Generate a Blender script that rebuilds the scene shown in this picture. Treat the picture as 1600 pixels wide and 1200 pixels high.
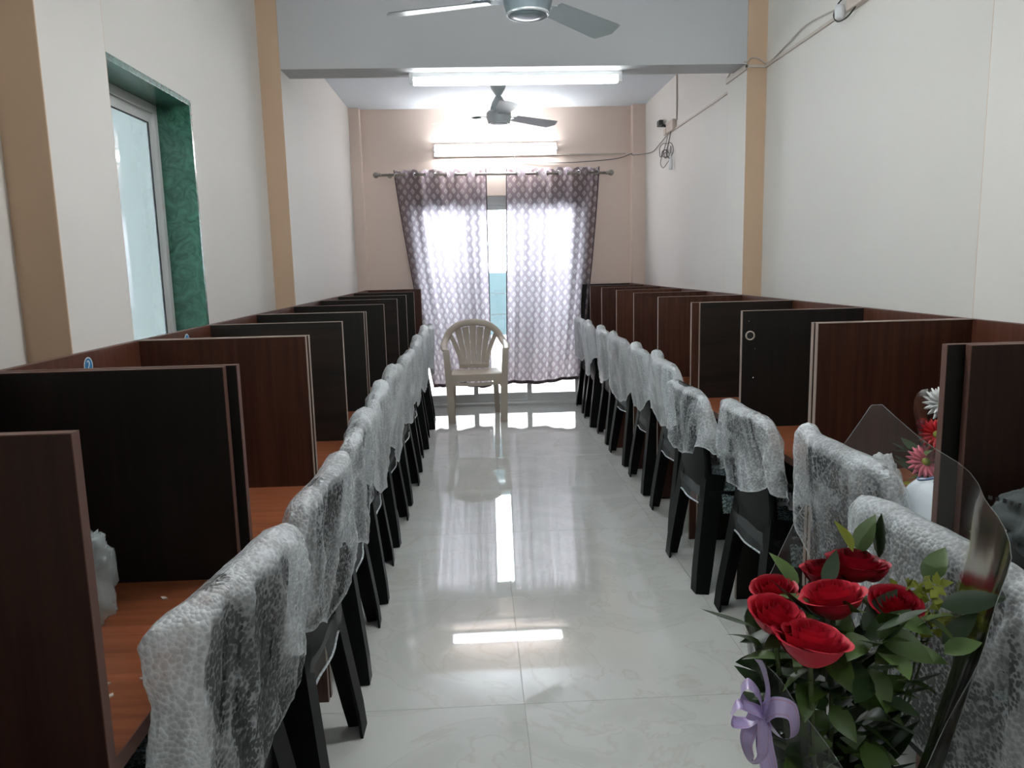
import bpy, bmesh, math, random
from math import sin, cos, pi, sqrt, atan2
from mathutils import Vector, Matrix, noise

for o in list(bpy.data.objects):
    bpy.data.objects.remove(o)
scene = bpy.context.scene
COL = scene.collection

# ------------------------------------------------------------------ camera
EYE = 1.3913
YAW, PITCH, ROLL = 0.0448, 0.1537, -0.0237
fw = Vector((sin(YAW) * cos(PITCH), cos(YAW) * cos(PITCH), -sin(PITCH)))
rt = Vector((cos(YAW), -sin(YAW), 0))
up = rt.cross(fw)
r2 = rt * cos(ROLL) + up * sin(ROLL)
u2 = -rt * sin(ROLL) + up * cos(ROLL)
cam_data = bpy.data.cameras.new('camera')
cam = bpy.data.objects.new('camera', cam_data)
COL.objects.link(cam)
M = Matrix((r2, u2, -fw)).transposed().to_4x4()
M.translation = (0, 0, EYE)
cam.matrix_world = M
cam_data.sensor_width = 36
cam_data.lens = 36 * 1191.55 / 1600
cam_data.clip_start = 0.02
scene.camera = cam

# ------------------------------------------------------------------ world, light, exposure
world = bpy.data.worlds.new('overcast_sky')
scene.world = world
world.use_nodes = True
wn = world.node_tree.nodes
wn['Background'].inputs[0].default_value = (0.86, 0.93, 1.0, 1)
wn['Background'].inputs[1].default_value = 9.5
TUBE_FAR = 27.0
TUBE_MID = 12.0
TUBE_NEAR = 54.0
FILL_REAR = 12.0
scene.view_settings.view_transform = 'Standard'
scene.view_settings.look = 'None'
scene.view_settings.exposure = 1.0
scene.view_settings.gamma = 1.0
scene.view_settings.use_curve_mapping = False


def portal(name, loc, rot, sx, sy):
    l = bpy.data.lights.new(name, 'AREA')
    l.shape = 'RECTANGLE'
    l.size, l.size_y = sx, sy
    l.cycles.is_portal = True
    o = bpy.data.objects.new(name, l)
    o.location, o.rotation_euler = loc, rot
    COL.objects.link(o)


portal('door_portal', (0.25, 7.75, 1.0), (-pi / 2, 0, 0), 1.9, 2.1)

# room metrics
WL, WR, YB, YF, HC = -1.143, 1.679, 7.62, -2.2, 2.89
DESK, TOP = 0.73, 1.196
RX, LX = 1.042, -0.514            # front edges of the partitions
RBACK, LBACK = 1.545, -1.028      # rear faces of the back panels (against the pilasters)


# ------------------------------------------------------------------ material helpers
def mat(name):
    m = bpy.data.materials.new(name)
    m.use_nodes = True
    return m, m.node_tree.nodes, m.node_tree.links, m.node_tree.nodes['Principled BSDF']


def rgb(h):
    """sRGB hex -> linear"""
    v = [int(h[i:i + 2], 16) / 255 for i in (0, 2, 4)]
    return tuple((c / 12.92 if c < 0.04045 else ((c + .055) / 1.055) ** 2.4) for c in v) + (1,)


def plain(name, col, rough=.5, metal=0.0, spec=.5, bump=None, vary=.0, coat=0.0):
    m, n, l, b = mat(name)
    b.inputs['Base Color'].default_value = col
    b.inputs['Roughness'].default_value = rough
    b.inputs['Metallic'].default_value = metal
    b.inputs['Specular IOR Level'].default_value = spec
    b.inputs['Coat Weight'].default_value = coat
    tc = n.new('ShaderNodeTexCoord')
    if vary:
        t = n.new('ShaderNodeTexNoise')
        t.inputs['Scale'].default_value = 2.3
        t.inputs['Detail'].default_value = 5
        l.new(tc.outputs['Object'], t.inputs['Vector'])
        mx = n.new('ShaderNodeMix')
        mx.data_type = 'RGBA'
        mx.inputs['A'].default_value = tuple(c * (1 - vary) for c in col[:3]) + (1,)
        mx.inputs['B'].default_value = tuple(min(1, c * (1 + vary)) for c in col[:3]) + (1,)
        l.new(t.outputs['Fac'], mx.inputs['Factor'])
        l.new(mx.outputs['Result'], b.inputs['Base Color'])
    if bump:
        t2 = n.new('ShaderNodeTexNoise')
        t2.inputs['Scale'].default_value = bump[0]
        t2.inputs['Detail'].default_value = 4
        l.new(tc.outputs['Object'], t2.inputs['Vector'])
        bp = n.new('ShaderNodeBump')
        bp.inputs['Strength'].default_value = bump[1]
        bp.inputs['Distance'].default_value = .01
        l.new(t2.outputs['Fac'], bp.inputs['Height'])
        l.new(bp.outputs['Normal'], b.inputs['Normal'])
    return m


def laminate(name, c0, c1, vertical=True, rough=.42, scale=(26, 26, 1.1)):
    m, n, l, b = mat(name)
    tc = n.new('ShaderNodeTexCoord')
    mp = n.new('ShaderNodeMapping')
    s = scale if vertical else (scale[2], scale[0], scale[1])
    mp.inputs['Scale'].default_value = s
    l.new(tc.outputs['Object'], mp.inputs['Vector'])
    t = n.new('ShaderNodeTexNoise')
    t.inputs['Scale'].default_value = 1.6
    t.inputs['Detail'].default_value = 8
    t.inputs['Roughness'].default_value = .65
    t.inputs['Distortion'].default_value = .35
    l.new(mp.outputs['Vector'], t.inputs['Vector'])
    r = n.new('ShaderNodeValToRGB')
    r.color_ramp.elements[0].position = .33
    r.color_ramp.elements[0].color = c0
    r.color_ramp.elements[1].position = .68
    r.color_ramp.elements[1].color = c1
    l.new(t.outputs['Fac'], r.inputs['Fac'])
    l.new(r.outputs['Color'], b.inputs['Base Color'])
    b.inputs['Roughness'].default_value = rough
    b.inputs['Specular IOR Level'].default_value = .35
    bp = n.new('ShaderNodeBump')
    bp.inputs['Strength'].default_value = .08
    bp.inputs['Distance'].default_value = .003
    l.new(t.outputs['Fac'], bp.inputs['Height'])
    l.new(bp.outputs['Normal'], b.inputs['Normal'])
    return m


def film(name, col, rough=.16, cells=125.0, transl=.38, bubble=1.0, milk=None):
    """plastic film: see-through where single and flat, milky where creased or folded double (point attribute 'milk')"""
    m, n, l, b = mat(name)
    out = n['Material Output']
    tc = n.new('ShaderNodeTexCoord')
    if milk is None:
        at = n.new('ShaderNodeAttribute')
        at.attribute_name = 'milk'
        fac = at.outputs['Fac']
    else:
        t = n.new('ShaderNodeTexNoise')
        t.inputs['Scale'].default_value = 9
        t.inputs['Detail'].default_value = 5
        l.new(tc.outputs['Object'], t.inputs['Vector'])
        mr = n.new('ShaderNodeMapRange')
        mr.inputs['From Min'].default_value = .3
        mr.inputs['From Max'].default_value = .7
        mr.inputs['To Min'].default_value = milk * .6
        mr.inputs['To Max'].default_value = min(1, milk * 1.4)
        l.new(t.outputs['Fac'], mr.inputs['Value'])
        fac = mr.outputs['Result']
    b.inputs['Base Color'].default_value = col
    b.inputs['Roughness'].default_value = rough
    b.inputs['Specular IOR Level'].default_value = .6
    tr = n.new('ShaderNodeBsdfTranslucent')
    tr.inputs['Color'].default_value = col
    m1 = n.new('ShaderNodeMixShader')
    m1.inputs['Fac'].default_value = transl
    l.new(b.outputs['BSDF'], m1.inputs[1])
    l.new(tr.outputs['BSDF'], m1.inputs[2])
    tp = n.new('ShaderNodeBsdfTransparent')
    tp.inputs['Color'].default_value = (.95, .97, .97, 1)
    m2 = n.new('ShaderNodeMixShader')
    l.new(tp.outputs['BSDF'], m2.inputs[1])
    l.new(m1.outputs['Shader'], m2.inputs[2])
    if bubble:
        v = n.new('ShaderNodeTexVoronoi')
        v.inputs['Scale'].default_value = cells
        l.new(tc.outputs['Object'], v.inputs['Vector'])
        bp = n.new('ShaderNodeBump')
        bp.inputs['Strength'].default_value = bubble
        bp.inputs['Distance'].default_value = .004
        bp.invert = True
        l.new(v.outputs['Distance'], bp.inputs['Height'])
        l.new(bp.outputs['Normal'], b.inputs['Normal'])
        m3 = n.new('ShaderNodeMapRange')
        m3.inputs['From Min'].default_value = .42
        m3.inputs['From Max'].default_value = .72
        m3.inputs['To Min'].default_value = -.03
        m3.inputs['To Max'].default_value = .22
        l.new(v.outputs['Distance'], m3.inputs['Value'])
        mm = n.new('ShaderNodeMath')
        mm.operation = 'ADD'
        mm.use_clamp = True
        l.new(fac, mm.inputs[0])
        l.new(m3.outputs['Result'], mm.inputs[1])
        fac = mm.outputs[0]
    l.new(fac, m2.inputs['Fac'])
    l.new(m2.outputs['Shader'], out.inputs['Surface'])
    return m


def glass(name, tint, gloss=.08, rough=.0, milk=0.0, milkcol=(.8, .85, .85, 1)):
    m, n, l, b = mat(name)
    n.remove(b)
    out = n['Material Output']
    tp = n.new('ShaderNodeBsdfTransparent')
    tp.inputs['Color'].default_value = tint
    gl = n.new('ShaderNodeBsdfGlossy')
    gl.inputs['Roughness'].default_value = rough
    fr = n.new('ShaderNodeFresnel')
    fr.inputs['IOR'].default_value = 1.5
    ad = n.new('ShaderNodeMath')
    ad.operation = 'ADD'
    ad.use_clamp = True
    ad.inputs[1].default_value = gloss
    l.new(fr.outputs['Fac'], ad.inputs[0])
    mx = n.new('ShaderNodeMixShader')
    l.new(ad.outputs[0], mx.inputs['Fac'])
    base = tp.outputs['BSDF']
    if milk:
        df = n.new('ShaderNodeBsdfTranslucent')
        df.inputs['Color'].default_value = milkcol
        d2 = n.new('ShaderNodeBsdfDiffuse')
        d2.inputs['Color'].default_value = milkcol
        a = n.new('ShaderNodeMixShader')
        l.new(df.outputs['BSDF'], a.inputs[1])
        l.new(d2.outputs['BSDF'], a.inputs[2])
        c = n.new('ShaderNodeMixShader')
        c.inputs['Fac'].default_value = milk
        l.new(tp.outputs['BSDF'], c.inputs[1])
        l.new(a.outputs['Shader'], c.inputs[2])
        base = c.outputs['Shader']
    l.new(base, mx.inputs[1])
    l.new(gl.outputs['BSDF'], mx.inputs[2])
    l.new(mx.outputs['Shader'], out.inputs['Surface'])
    return m


def emitter(name, col, strength):
    m, n, l, b = mat(name)
    b.inputs['Base Color'].default_value = (.9, .9, .9, 1)
    b.inputs['Emission Color'].default_value = col
    b.inputs['Emission Strength'].default_value = strength
    return m


def tile_mat():
    m, n, l, b = mat('polished_tile')
    tc = n.new('ShaderNodeTexCoord')
    geo = n.new('ShaderNodeNewGeometry')
    oi = n.new('ShaderNodeObjectInfo')
    ad = n.new('ShaderNodeVectorMath')
    ad.operation = 'ADD'
    sc = n.new('ShaderNodeVectorMath')
    sc.operation = 'SCALE'
    sc.inputs['Scale'].default_value = 13
    l.new(oi.outputs['Location'], sc.inputs[0])
    l.new(tc.outputs['Object'], ad.inputs[0])
    l.new(sc.outputs['Vector'], ad.inputs[1])
    t = n.new('ShaderNodeTexNoise')
    t.inputs['Scale'].default_value = 1.7
    t.inputs['Detail'].default_value = 7
    t.inputs['Distortion'].default_value = 2.2
    l.new(ad.outputs['Vector'], t.inputs['Vector'])
    r = n.new('ShaderNodeValToRGB')
    e = r.color_ramp.elements
    e[0].position, e[0].color = .40, (.60, .61, .57, 1)
    e[1].position, e[1].color = .62, (.66, .67, .63, 1)
    x = e.new(.50)
    x.color = (.585, .585, .53, 1)
    y = e.new(.485)
    y.color = (.64, .65, .61, 1)
    z = e.new(.52)
    z.color = (.65, .66, .62, 1)
    l.new(t.outputs['Fac'], r.inputs['Fac'])
    l.new(r.outputs['Color'], b.inputs['Base Color'])
    b.inputs['Roughness'].default_value = .022
    b.inputs['Specular IOR Level'].default_value = 1.0
    return m


def marble_mat():
    m, n, l, b = mat('green_marble')
    tc = n.new('ShaderNodeTexCoord')
    t = n.new('ShaderNodeTexNoise')
    t.inputs['Scale'].default_value = 14
    t.inputs['Detail'].default_value = 9
    t.inputs['Roughness'].default_value = .7
    t.inputs['Distortion'].default_value = 2.5
    l.new(tc.outputs['Object'], t.inputs['Vector'])
    r = n.new('ShaderNodeValToRGB')
    e = r.color_ramp.elements
    e[0].position, e[0].color = .36, (.018, .065, .045, 1)
    e[1].position, e[1].color = .62, (.055, .17, .115, 1)
    l.new(t.outputs['Fac'], r.inputs['Fac'])
    l.new(r.outputs['Color'], b.inputs['Base Color'])
    b.inputs['Roughness'].default_value = .25
    return m


def curtain_mat():
    m, n, l, b = mat('printed_sheer_curtain')
    out = n['Material Output']
    uv = n.new('ShaderNodeUVMap')
    sep = n.new('ShaderNodeSeparateXYZ')
    l.new(uv.outputs['UV'], sep.inputs[0])

    def math_(op, a, bb=None, clamp=False):
        q = n.new('ShaderNodeMath')
        q.operation = op
        q.use_clamp = clamp
        for i, v in enumerate((a, bb)):
            if v is None:
                continue
            if isinstance(v, (int, float)):
                q.inputs[i].default_value = v
            else:
                l.new(v, q.inputs[i])
        return q.outputs[0]

    def cell(off):
        a = math_('ABSOLUTE', math_('SUBTRACT', math_('FRACT', math_('ADD', sep.outputs['X'], off)), .5))
        c0 = math_('SUBTRACT', math_('FRACT', math_('ADD', sep.outputs['Y'], off)), .5)
        c = math_('ABSOLUTE', c0)
        # diamond with slightly concave, leaf-like sides
        d = math_('ADD', math_('POWER', math_('MULTIPLY', a, 2.9), 1.15), math_('POWER', math_('MULTIPLY', c, 2.45), 1.15))
        body = math_('LESS_THAN', d, .66)
        # small darker heart of the motif
        dd = math_('ADD', math_('MULTIPLY', a, 8.0), math_('MULTIPLY', math_('ABSOLUTE', math_('ADD', c0, .04)), 7.0))
        heart = math_('MULTIPLY', math_('LESS_THAN', dd, .8), .45)
        return math_('SUBTRACT', body, heart)

    motif = math_('MAXIMUM', math_('MAXIMUM', cell(0.0), cell(.5)), 0.0)
    motif.node.use_clamp = True
    # base cloth: dark sheer
    tp = n.new('ShaderNodeBsdfTransparent')
    tp.inputs['Color'].default_value = (.96, .93, .97, 1)
    b.inputs['Base Color'].default_value = (.030, .027, .028, 1)
    b.inputs['Roughness'].default_value = .8
    base = n.new('ShaderNodeMixShader')
    base.inputs['Fac'].default_value = .992
    l.new(tp.outputs['BSDF'], base.inputs[1])
    t1 = n.new('ShaderNodeBsdfTranslucent')
    t1.inputs['Color'].default_value = (.58, .49, .555, 1)
    mixb = n.new('ShaderNodeMixShader')
    mixb.inputs['Fac'].default_value = .5
    l.new(b.outputs['BSDF'], mixb.inputs[1])
    l.new(t1.outputs['BSDF'], mixb.inputs[2])
    l.new(mixb.outputs['Shader'], base.inputs[2])
    # motif: pale thread
    d = n.new('ShaderNodeBsdfDiffuse')
    d.inputs['Color'].default_value = (.42, .41, .40, 1)
    t2 = n.new('ShaderNodeBsdfTranslucent')
    t2.inputs['Color'].default_value = (.80, .74, .78, 1)
    mixm = n.new('ShaderNodeMixShader')
    mixm.inputs['Fac'].default_value = .5
    l.new(d.outputs['BSDF'], mixm.inputs[1])
    l.new(t2.outputs['BSDF'], mixm.inputs[2])
    mixm2 = n.new('ShaderNodeMixShader')
    mixm2.inputs['Fac'].default_value = .985
    l.new(tp.outputs['BSDF'], mixm2.inputs[1])
    l.new(mixm.outputs['Shader'], mixm2.inputs[2])
    fin = n.new('ShaderNodeMixShader')
    l.new(motif, fin.inputs['Fac'])
    l.new(base.outputs['Shader'], fin.inputs[1])
    l.new(mixm2.outputs['Shader'], fin.inputs[2])
    l.new(fin.outputs['Shader'], out.inputs['Surface'])
    return m


MT = {}
MT['wall'] = plain('cream_wall_paint', (.74, .71, .665, 1), .62, spec=.25, vary=.02, bump=(90, .03))
MT['tan'] = plain('tan_pillar_face', (.62, .442, .305, 1), .6, spec=.25, vary=.03, bump=(90, .03))
MT['backwall'] = plain('peach_wall_paint', (.80, .66, .575, 1), .6, spec=.25, vary=.03, bump=(90, .03))
MT['ceiling'] = plain('white_ceiling_paint', (.72, .77, .81, 1), .7, spec=.2, vary=.015, bump=(70, .03))
MT['beam'] = plain('beam_paint', (.54, .545, .55, 1), .6, spec=.25, vary=.02, bump=(70, .03))
MT['tile'] = tile_mat()
MT['grout'] = plain('grey_grout', (.40, .40, .38, 1), .8, bump=(200, .2))
MT['marble'] = marble_mat()
MT['alu'] = plain('white_aluminium', (.62, .63, .62, 1), .4, vary=.02, bump=(150, .02))
MT['gasket'] = plain('black_rubber', (.01, .01, .01, 1), .6, vary=.1)
MT['glass'] = glass('window_glass', (.96, .985, .98, 1), .0)
MT['frost'] = glass('pale_window_glass', (.86, .93, .92, 1), .12, milk=.35)
MT['curtain'] = curtain_mat()
MT['hem'] = plain('curtain_hem', (.12, .085, .095, 1), .8, vary=.1)
MT['rod'] = plain('brushed_steel_rod', (.36, .34, .31, 1), .32, .8, vary=.05)
MT['ring'] = plain('eyelet_metal', (.70, .72, .74, 1), .25, .9, vary=.03)
MT['red'] = laminate('red_brown_laminate', (0.038, 0.0115, 0.006, 1), (0.08, 0.028, 0.016, 1))
MT['redlight'] = laminate('light_red_laminate', (0.062, 0.019, 0.01, 1), (0.115, 0.04, 0.022, 1))
MT['brown'] = laminate('brown_laminate', (0.02, 0.0085, 0.006, 1), (0.04, 0.018, 0.012, 1), rough=.5)
MT['darkv'] = laminate('dark_wenge_laminate', (.0045, .0042, .0034, 1), (.010, .0078, .006, 1), rough=.5)
MT['darkh'] = laminate('dark_wenge_cross_grain', (.0045, .004, .003, 1), (.022, .012, .0085, 1), False, rough=.5, scale=(13, 13, 1.0))
MT['desk'] = laminate('desk_laminate', (.17, .050, .020, 1), (.33, .105, .046, 1), False, rough=.3)
MT['band'] = plain('beige_edge_band', (.27, .20, .165, 1), .5, vary=.15)
MT['bandred'] = plain('brown_edge_band', (.12, .055, .042, 1), .5, vary=.15)
MT['black'] = plain('black_plastic', (.0065, .007, .007, 1), .5, spec=.08, vary=.1, bump=(240, .03))
MT['beige'] = plain('beige_plastic', (.50, .43, .35, 1), .38, vary=.04, bump=(240, .03))
MT['footgrey'] = plain('grey_foot_plastic', (.40, .38, .35, 1), .5, vary=.05)
FILMCOL = (.93, .965, .98, 1)
MT['wrap'] = film('bubble_film', FILMCOL)
MT['milky'] = film('milky_film', FILMCOL, milk=.62, bubble=.4)
MT['half'] = film('crumpled_clear_film', (.76, .84, .84, 1), milk=.36, bubble=0.0)
MT['strip'] = film('thin_plastic_film', (.80, .84, .83, 1), rough=.15, milk=.17, bubble=0.0)
MT['celloedge'] = film('cellophane_fold', (.80, .84, .83, 1), rough=.15, milk=.30, bubble=0.0)
MT['seatfilm'] = film('seat_bubble_film', (.62, .80, .80, 1), milk=.30)
MT['white'] = plain('white_plastic', (.76, .78, .78, 1), .35, vary=.02)
MT['fanwhite'] = plain('fan_enamel', (.50, .56, .58, 1), .28, vary=.03)
MT['fangrey'] = plain('fan_motor_grey', (.13, .165, .18, 1), .3, vary=.05)
MT['fanband'] = plain('fan_trim_ring', (.70, .74, .76, 1), .2, .6, vary=.02)
MT['ivory'] = plain('ivory_box_plastic', (.58, .49, .42, 1), .45, vary=.05)
MT['cable'] = plain('grey_cable', (.20, .175, .16, 1), .5, vary=.1)
MT['wireblk'] = plain('black_wire', (.012, .012, .012, 1), .45, vary=.1)
MT['conduit'] = plain('painted_conduit', (.56, .49, .43, 1), .45, vary=.04)
MT['lampnear'] = emitter('lit_tube_near', (.95, .98, 1.0, 1), TUBE_NEAR)
MT['fillrear'] = emitter('rear_fill_lamp', (.95, .98, 1.0, 1), FILL_REAR)
MT['lampmid'] = emitter('lit_tube_middle', (.92, .97, 1.0, 1), TUBE_MID)
MT['lampfar'] = emitter('lit_tube_far', (.95, .96, 1.0, 1), TUBE_FAR)
MT['rose'] = plain('red_rose_petal', (.50, .008, .028, 1), .5, vary=.25)
MT['roseedge'] = plain('bright_rose_petal', (.62, .018, .045, 1), .5, vary=.2)
MT['rosedark'] = plain('deep_rose_petal', (.26, .003, .014, 1), .5, vary=.25)
MT['leaf'] = plain('green_leaf', (.075, .135, .028, 1), .38, vary=.3)
MT['leafdark'] = plain('dark_leaf', (.022, .050, .014, 1), .4, vary=.3)
MT['leafyel'] = plain('yellow_green_leaf', (.30, .34, .035, 1), .45, vary=.25)
MT['stem'] = plain('green_stem', (.07, .10, .03, 1), .5, vary=.2)
MT['cello'] = glass('cellophane', (.97, .98, .98, 1), .015, .16, milk=.03, milkcol=(.75, .78, .78, 1))
MT['ribbon'] = plain('lavender_ribbon', (.48, .40, .66, 1), .28, vary=.08)
MT['ribbonline'] = plain('pink_ribbon_line', (.48, .20, .27, 1), .35, vary=.05)
MT['gwhite'] = plain('white_gerbera_petal', (.80, .82, .80, 1), .5, vary=.04)
MT['gred'] = plain('red_gerbera_petal', (.66, .015, .022, 1), .5, vary=.1)
MT['gpink'] = plain('pink_gerbera_petal', (.74, .17, .23, 1), .5, vary=.1)
MT['packet'] = plain('white_packet_film', (.74, .80, .84, 1), .22, vary=.03, bump=(18, .25))
MT['packblue'] = plain('blue_packet_print', (.16, .25, .42, 1), .3, vary=.15)
MT['bagcloth'] = plain('dark_green_grey_cloth', (.055, .068, .066, 1), .75, vary=.4, bump=(60, .2))
MT['bagstrap'] = plain('black_webbing', (.010, .011, .012, 1), .7, vary=.1, bump=(300, .3))
MT['steel'] = plain('shiny_steel', (.75, .75, .74, 1), .15, 1.0, vary=.03)
MT['stickblue'] = plain('blue_sticker', (.03, .20, .42, 1), .35, vary=.05)
MT['stickwhite'] = plain('white_sticker_print', (.80, .85, .86, 1), .4, vary=.02)
MT['scrapy'] = plain('yellow_wood_chip', (.62, .36, .09, 1), .7, vary=.1)
MT['scrapw'] = plain('pale_scrap', (.66, .60, .52, 1), .7, vary=.1)
MT['parapet'] = plain('white_parapet', (.72, .74, .74, 1), .6, vary=.03)
MT['bluepanel'] = plain('blue_grey_panel', (.085, .135, .155, 1), .5, vary=.06)
MT['balfloor'] = plain('pink_balcony_tile', (.72, .58, .55, 1), .5, vary=.05)
MT['outwall'] = plain('pale_outer_block', (.74, .78, .77, 1), .7, vary=.04)
MT['ring_hole'] = plain('raw_board_rim', (.42, .36, .30, 1), .7, vary=.1)


# ------------------------------------------------------------------ geometry helpers
class MB:
    """collects geometry for one mesh"""

    def __init__(s):
        s.v, s.f, s.m = [], [], []

    def add(s, vs, fs, mi=0):
        k = len(s.v)
        s.v += [tuple(p) for p in vs]
        s.f += [tuple(k + i for i in f) for f in fs]
        s.m += [mi] * len(fs)
        return s

    def box(s, a, b, mi=0):
        x0, y0, z0 = a
        x1, y1, z1 = b
        return s.add([(x0, y0, z0), (x1, y0, z0), (x1, y1, z0), (x0, y1, z0), (x0, y0, z1), (x1, y0, z1), (x1, y1, z1), (x0, y1, z1)],
                     [(0, 3, 2, 1), (4, 5, 6, 7), (0, 1, 5, 4), (1, 2, 6, 5), (2, 3, 7, 6), (3, 0, 4, 7)], mi)

    def grid(s, fn, nu, nv, mi=0, closeu=False):
        vs = [fn(i / nu, j / nv) for j in range(nv + 1) for i in range(nu + (0 if closeu else 1))]
        w = nu if closeu else nu + 1
        fs = []
        for j in range(nv):
            for i in range(nu):
                a = j * w + i
                b2 = j * w + (i + 1) % w
                fs.append((a, b2, b2 + w, a + w))
        return s.add(vs, fs, mi)

    def lathe(s, prof, n=24, c=(0, 0, 0), mi=0, axis='z', ring=False):
        vs = []
        for r, h in prof:
            for k in range(n):
                a = 2 * pi * k / n
                p = (r * cos(a), r * sin(a), h)
                if axis == 'x':
                    p = (p[2], p[0], p[1])
                elif axis == 'y':
                    p = (p[0], p[2], p[1])
                vs.append((p[0] + c[0], p[1] + c[1], p[2] + c[2]))
        fs = []
        for j in range(len(prof) - 1):
            for k in range(n):
                a, b2 = j * n + k, j * n + (k + 1) % n
                fs.append((a, b2, b2 + n, a + n))
        if ring:
            e = (len(prof) - 1) * n
            fs += [(e + k, e + (k + 1) % n, (k + 1) % n, k) for k in range(n)]
        else:
            fs.append(tuple(range(n - 1, -1, -1)))
            fs.append(tuple(range((len(prof) - 1) * n, len(prof) * n)))
        return s.add(vs, fs, mi)

    def tube(s, pts, r, n=8, mi=0, caps=True):
        pts = [Vector(p) for p in pts]
        rr = r if isinstance(r, (list, tuple)) else [r] * len(pts)
        vs, prev = [], None
        for i, p in enumerate(pts):
            t = (pts[min(i + 1, len(pts) - 1)] - pts[max(i - 1, 0)])
            t = t.normalized() if t.length > 1e-9 else Vector((0, 0, 1))
            if prev is None:
                prev = t.orthogonal().normalized()
            a = (prev - t * prev.dot(t))
            a = a.normalized() if a.length > 1e-6 else t.orthogonal().normalized()
            prev = a
            b2 = t.cross(a)
            for k in range(n):
                q = 2 * pi * k / n
                vs.append(p + (a * cos(q) + b2 * sin(q)) * rr[i])
        fs = []
        for j in range(len(pts) - 1):
            for k in range(n):
                a, b2 = j * n + k, j * n + (k + 1) % n
                fs.append((a, b2, b2 + n, a + n))
        if caps:
            fs.append(tuple(range(n - 1, -1, -1)))
            fs.append(tuple(range((len(pts) - 1) * n, len(pts) * n)))
        return s.add(vs, fs, mi)

    def sweep(s, pts, sec, right=None, mi=0):
        """sweep a closed 2D section (a, b) along pts; a along 'right', b along the normal"""
        pts = [Vector(p) for p in pts]
        n = 0
        vs = []
        for i, p in enumerate(pts):
            t = (pts[min(i + 1, len(pts) - 1)] - pts[max(i - 1, 0)]).normalized()
            a = Vector(right) if right else t.orthogonal()
            a = (a - t * a.dot(t)).normalized()
            b2 = t.cross(a)
            sc = sec(i / (len(pts) - 1)) if callable(sec) else sec
            n = len(sc)
            for (x, y) in sc:
                vs.append(p + a * x + b2 * y)
        fs = []
        for j in range(len(pts) - 1):
            for k in range(n):
                a, b2 = j * n + k, j * n + (k + 1) % n
                fs.append((a, b2, b2 + n, a + n))
        fs.append(tuple(range(n - 1, -1, -1)))
        fs.append(tuple(range((len(pts) - 1) * n, len(pts) * n)))
        return s.add(vs, fs, mi)

    def mesh(s, name, mats, smooth=False, bevel=0.0):
        me = bpy.data.meshes.new(name)
        me.from_pydata(s.v, [], s.f)
        for m in (mats if isinstance(mats, (list, tuple)) else [mats]):
            me.materials.append(m)
        for p, i in zip(me.polygons, s.m):
            p.material_index = i
        bm = bmesh.new()
        bm.from_mesh(me)
        bmesh.ops.recalc_face_normals(bm, faces=bm.faces)
        if bevel:
            bmesh.ops.bevel(bm, geom=[e for e in bm.edges if e.is_manifold and e.calc_face_angle(0) > .5], offset=bevel, segments=2, profile=.7, affect='EDGES')
        bm.to_mesh(me)
        bm.free()
        for p in me.polygons:
            p.use_smooth = smooth
        return me

    def obj(s, name, mats, parent=None, loc=(0, 0, 0), rotz=0, smooth=False, bevel=0.0):
        return link(name, s.mesh(name, mats, smooth, bevel), parent, loc, rotz)


def link(name, me, parent=None, loc=(0, 0, 0), rotz=0):
    o = bpy.data.objects.new(name, me)
    o.location = loc
    o.rotation_euler = (0, 0, rotz)
    COL.objects.link(o)
    if parent is not None:
        o.parent = parent
    return o


def tag(o, label=None, cat=None, group=None, kind=None):
    if label:
        o['label'] = label
    if cat:
        o['category'] = cat
    if group:
        o['group'] = group
    if kind:
        o['kind'] = kind
    return o


def thing(name, label, cat, loc=(0, 0, 0), rotz=0, group=None):
    o = link(name, None, None, loc, rotz)
    o.empty_display_size = .1
    return tag(o, label, cat, group)


def struct(o, label=None, cat='structure'):
    return tag(o, label, cat, None, 'structure')


def autosmooth(o, ang=.6):
    for p in o.data.polygons:
        p.use_smooth = True
    o.data.set_sharp_from_angle(angle=ang)
    return o


def smoothpath(pts, n=6):
    """Catmull-Rom through pts"""
    P = [Vector(p) for p in pts]
    out = []
    for i in range(len(P) - 1):
        a, b, c, d = P[max(i - 1, 0)], P[i], P[i + 1], P[min(i + 2, len(P) - 1)]
        for k in range(n):
            t = k / n
            out.append(.5 * ((2 * b) + (c - a) * t + (2 * a - 5 * b + 4 * c - d) * t * t + (3 * b - a - 3 * c + d) * t ** 3))
    out.append(P[-1])
    return out


ORD = ['first', 'second', 'third', 'fourth', 'fifth', 'sixth', 'seventh', 'eighth', 'ninth', 'tenth']

# ------------------------------------------------------------------ the room shell
fl = MB().box((WL - .3, YF, -.06), (WR + .3, YB + .2, -.004)).obj('floor', MT['grout'])
struct(fl, 'glossy off-white marble tile floor of the aisle', 'floor')
T = 0.8
gap = .0006
tile_me = MB().box((gap, gap, -.02), (T - gap, T - gap, 0)).mesh('tile', MT['tile'], bevel=.0008)
x0 = 0.117
while x0 > WL:
    x0 -= T
y0 = 2.261
while y0 > YF:
    y0 -= T
yy = y0
while yy < YB:
    xx = x0
    while xx < WR:
        a, b = max(xx, WL), min(xx + T, WR)
        c, d = max(yy, YF), min(yy + T, YB)
        if b - a > .02 and d - c > .02:
            if b - a > T - .01 and d - c > T - .01:
                link('tile', tile_me, fl, (xx, yy, 0))
            else:
                MB().box((gap, gap, -.02), (b - a - gap, d - c - gap, 0)).obj('tile', MT['tile'], fl, (a, c, 0))
        xx += T
    yy += T

struct(MB().box((WL - .3, YF - .2, HC), (WR + .3, YB + .3, HC + .15)).obj('ceiling', MT['ceiling']), 'pale blue-white ceiling above the aisle', 'ceiling')

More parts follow.
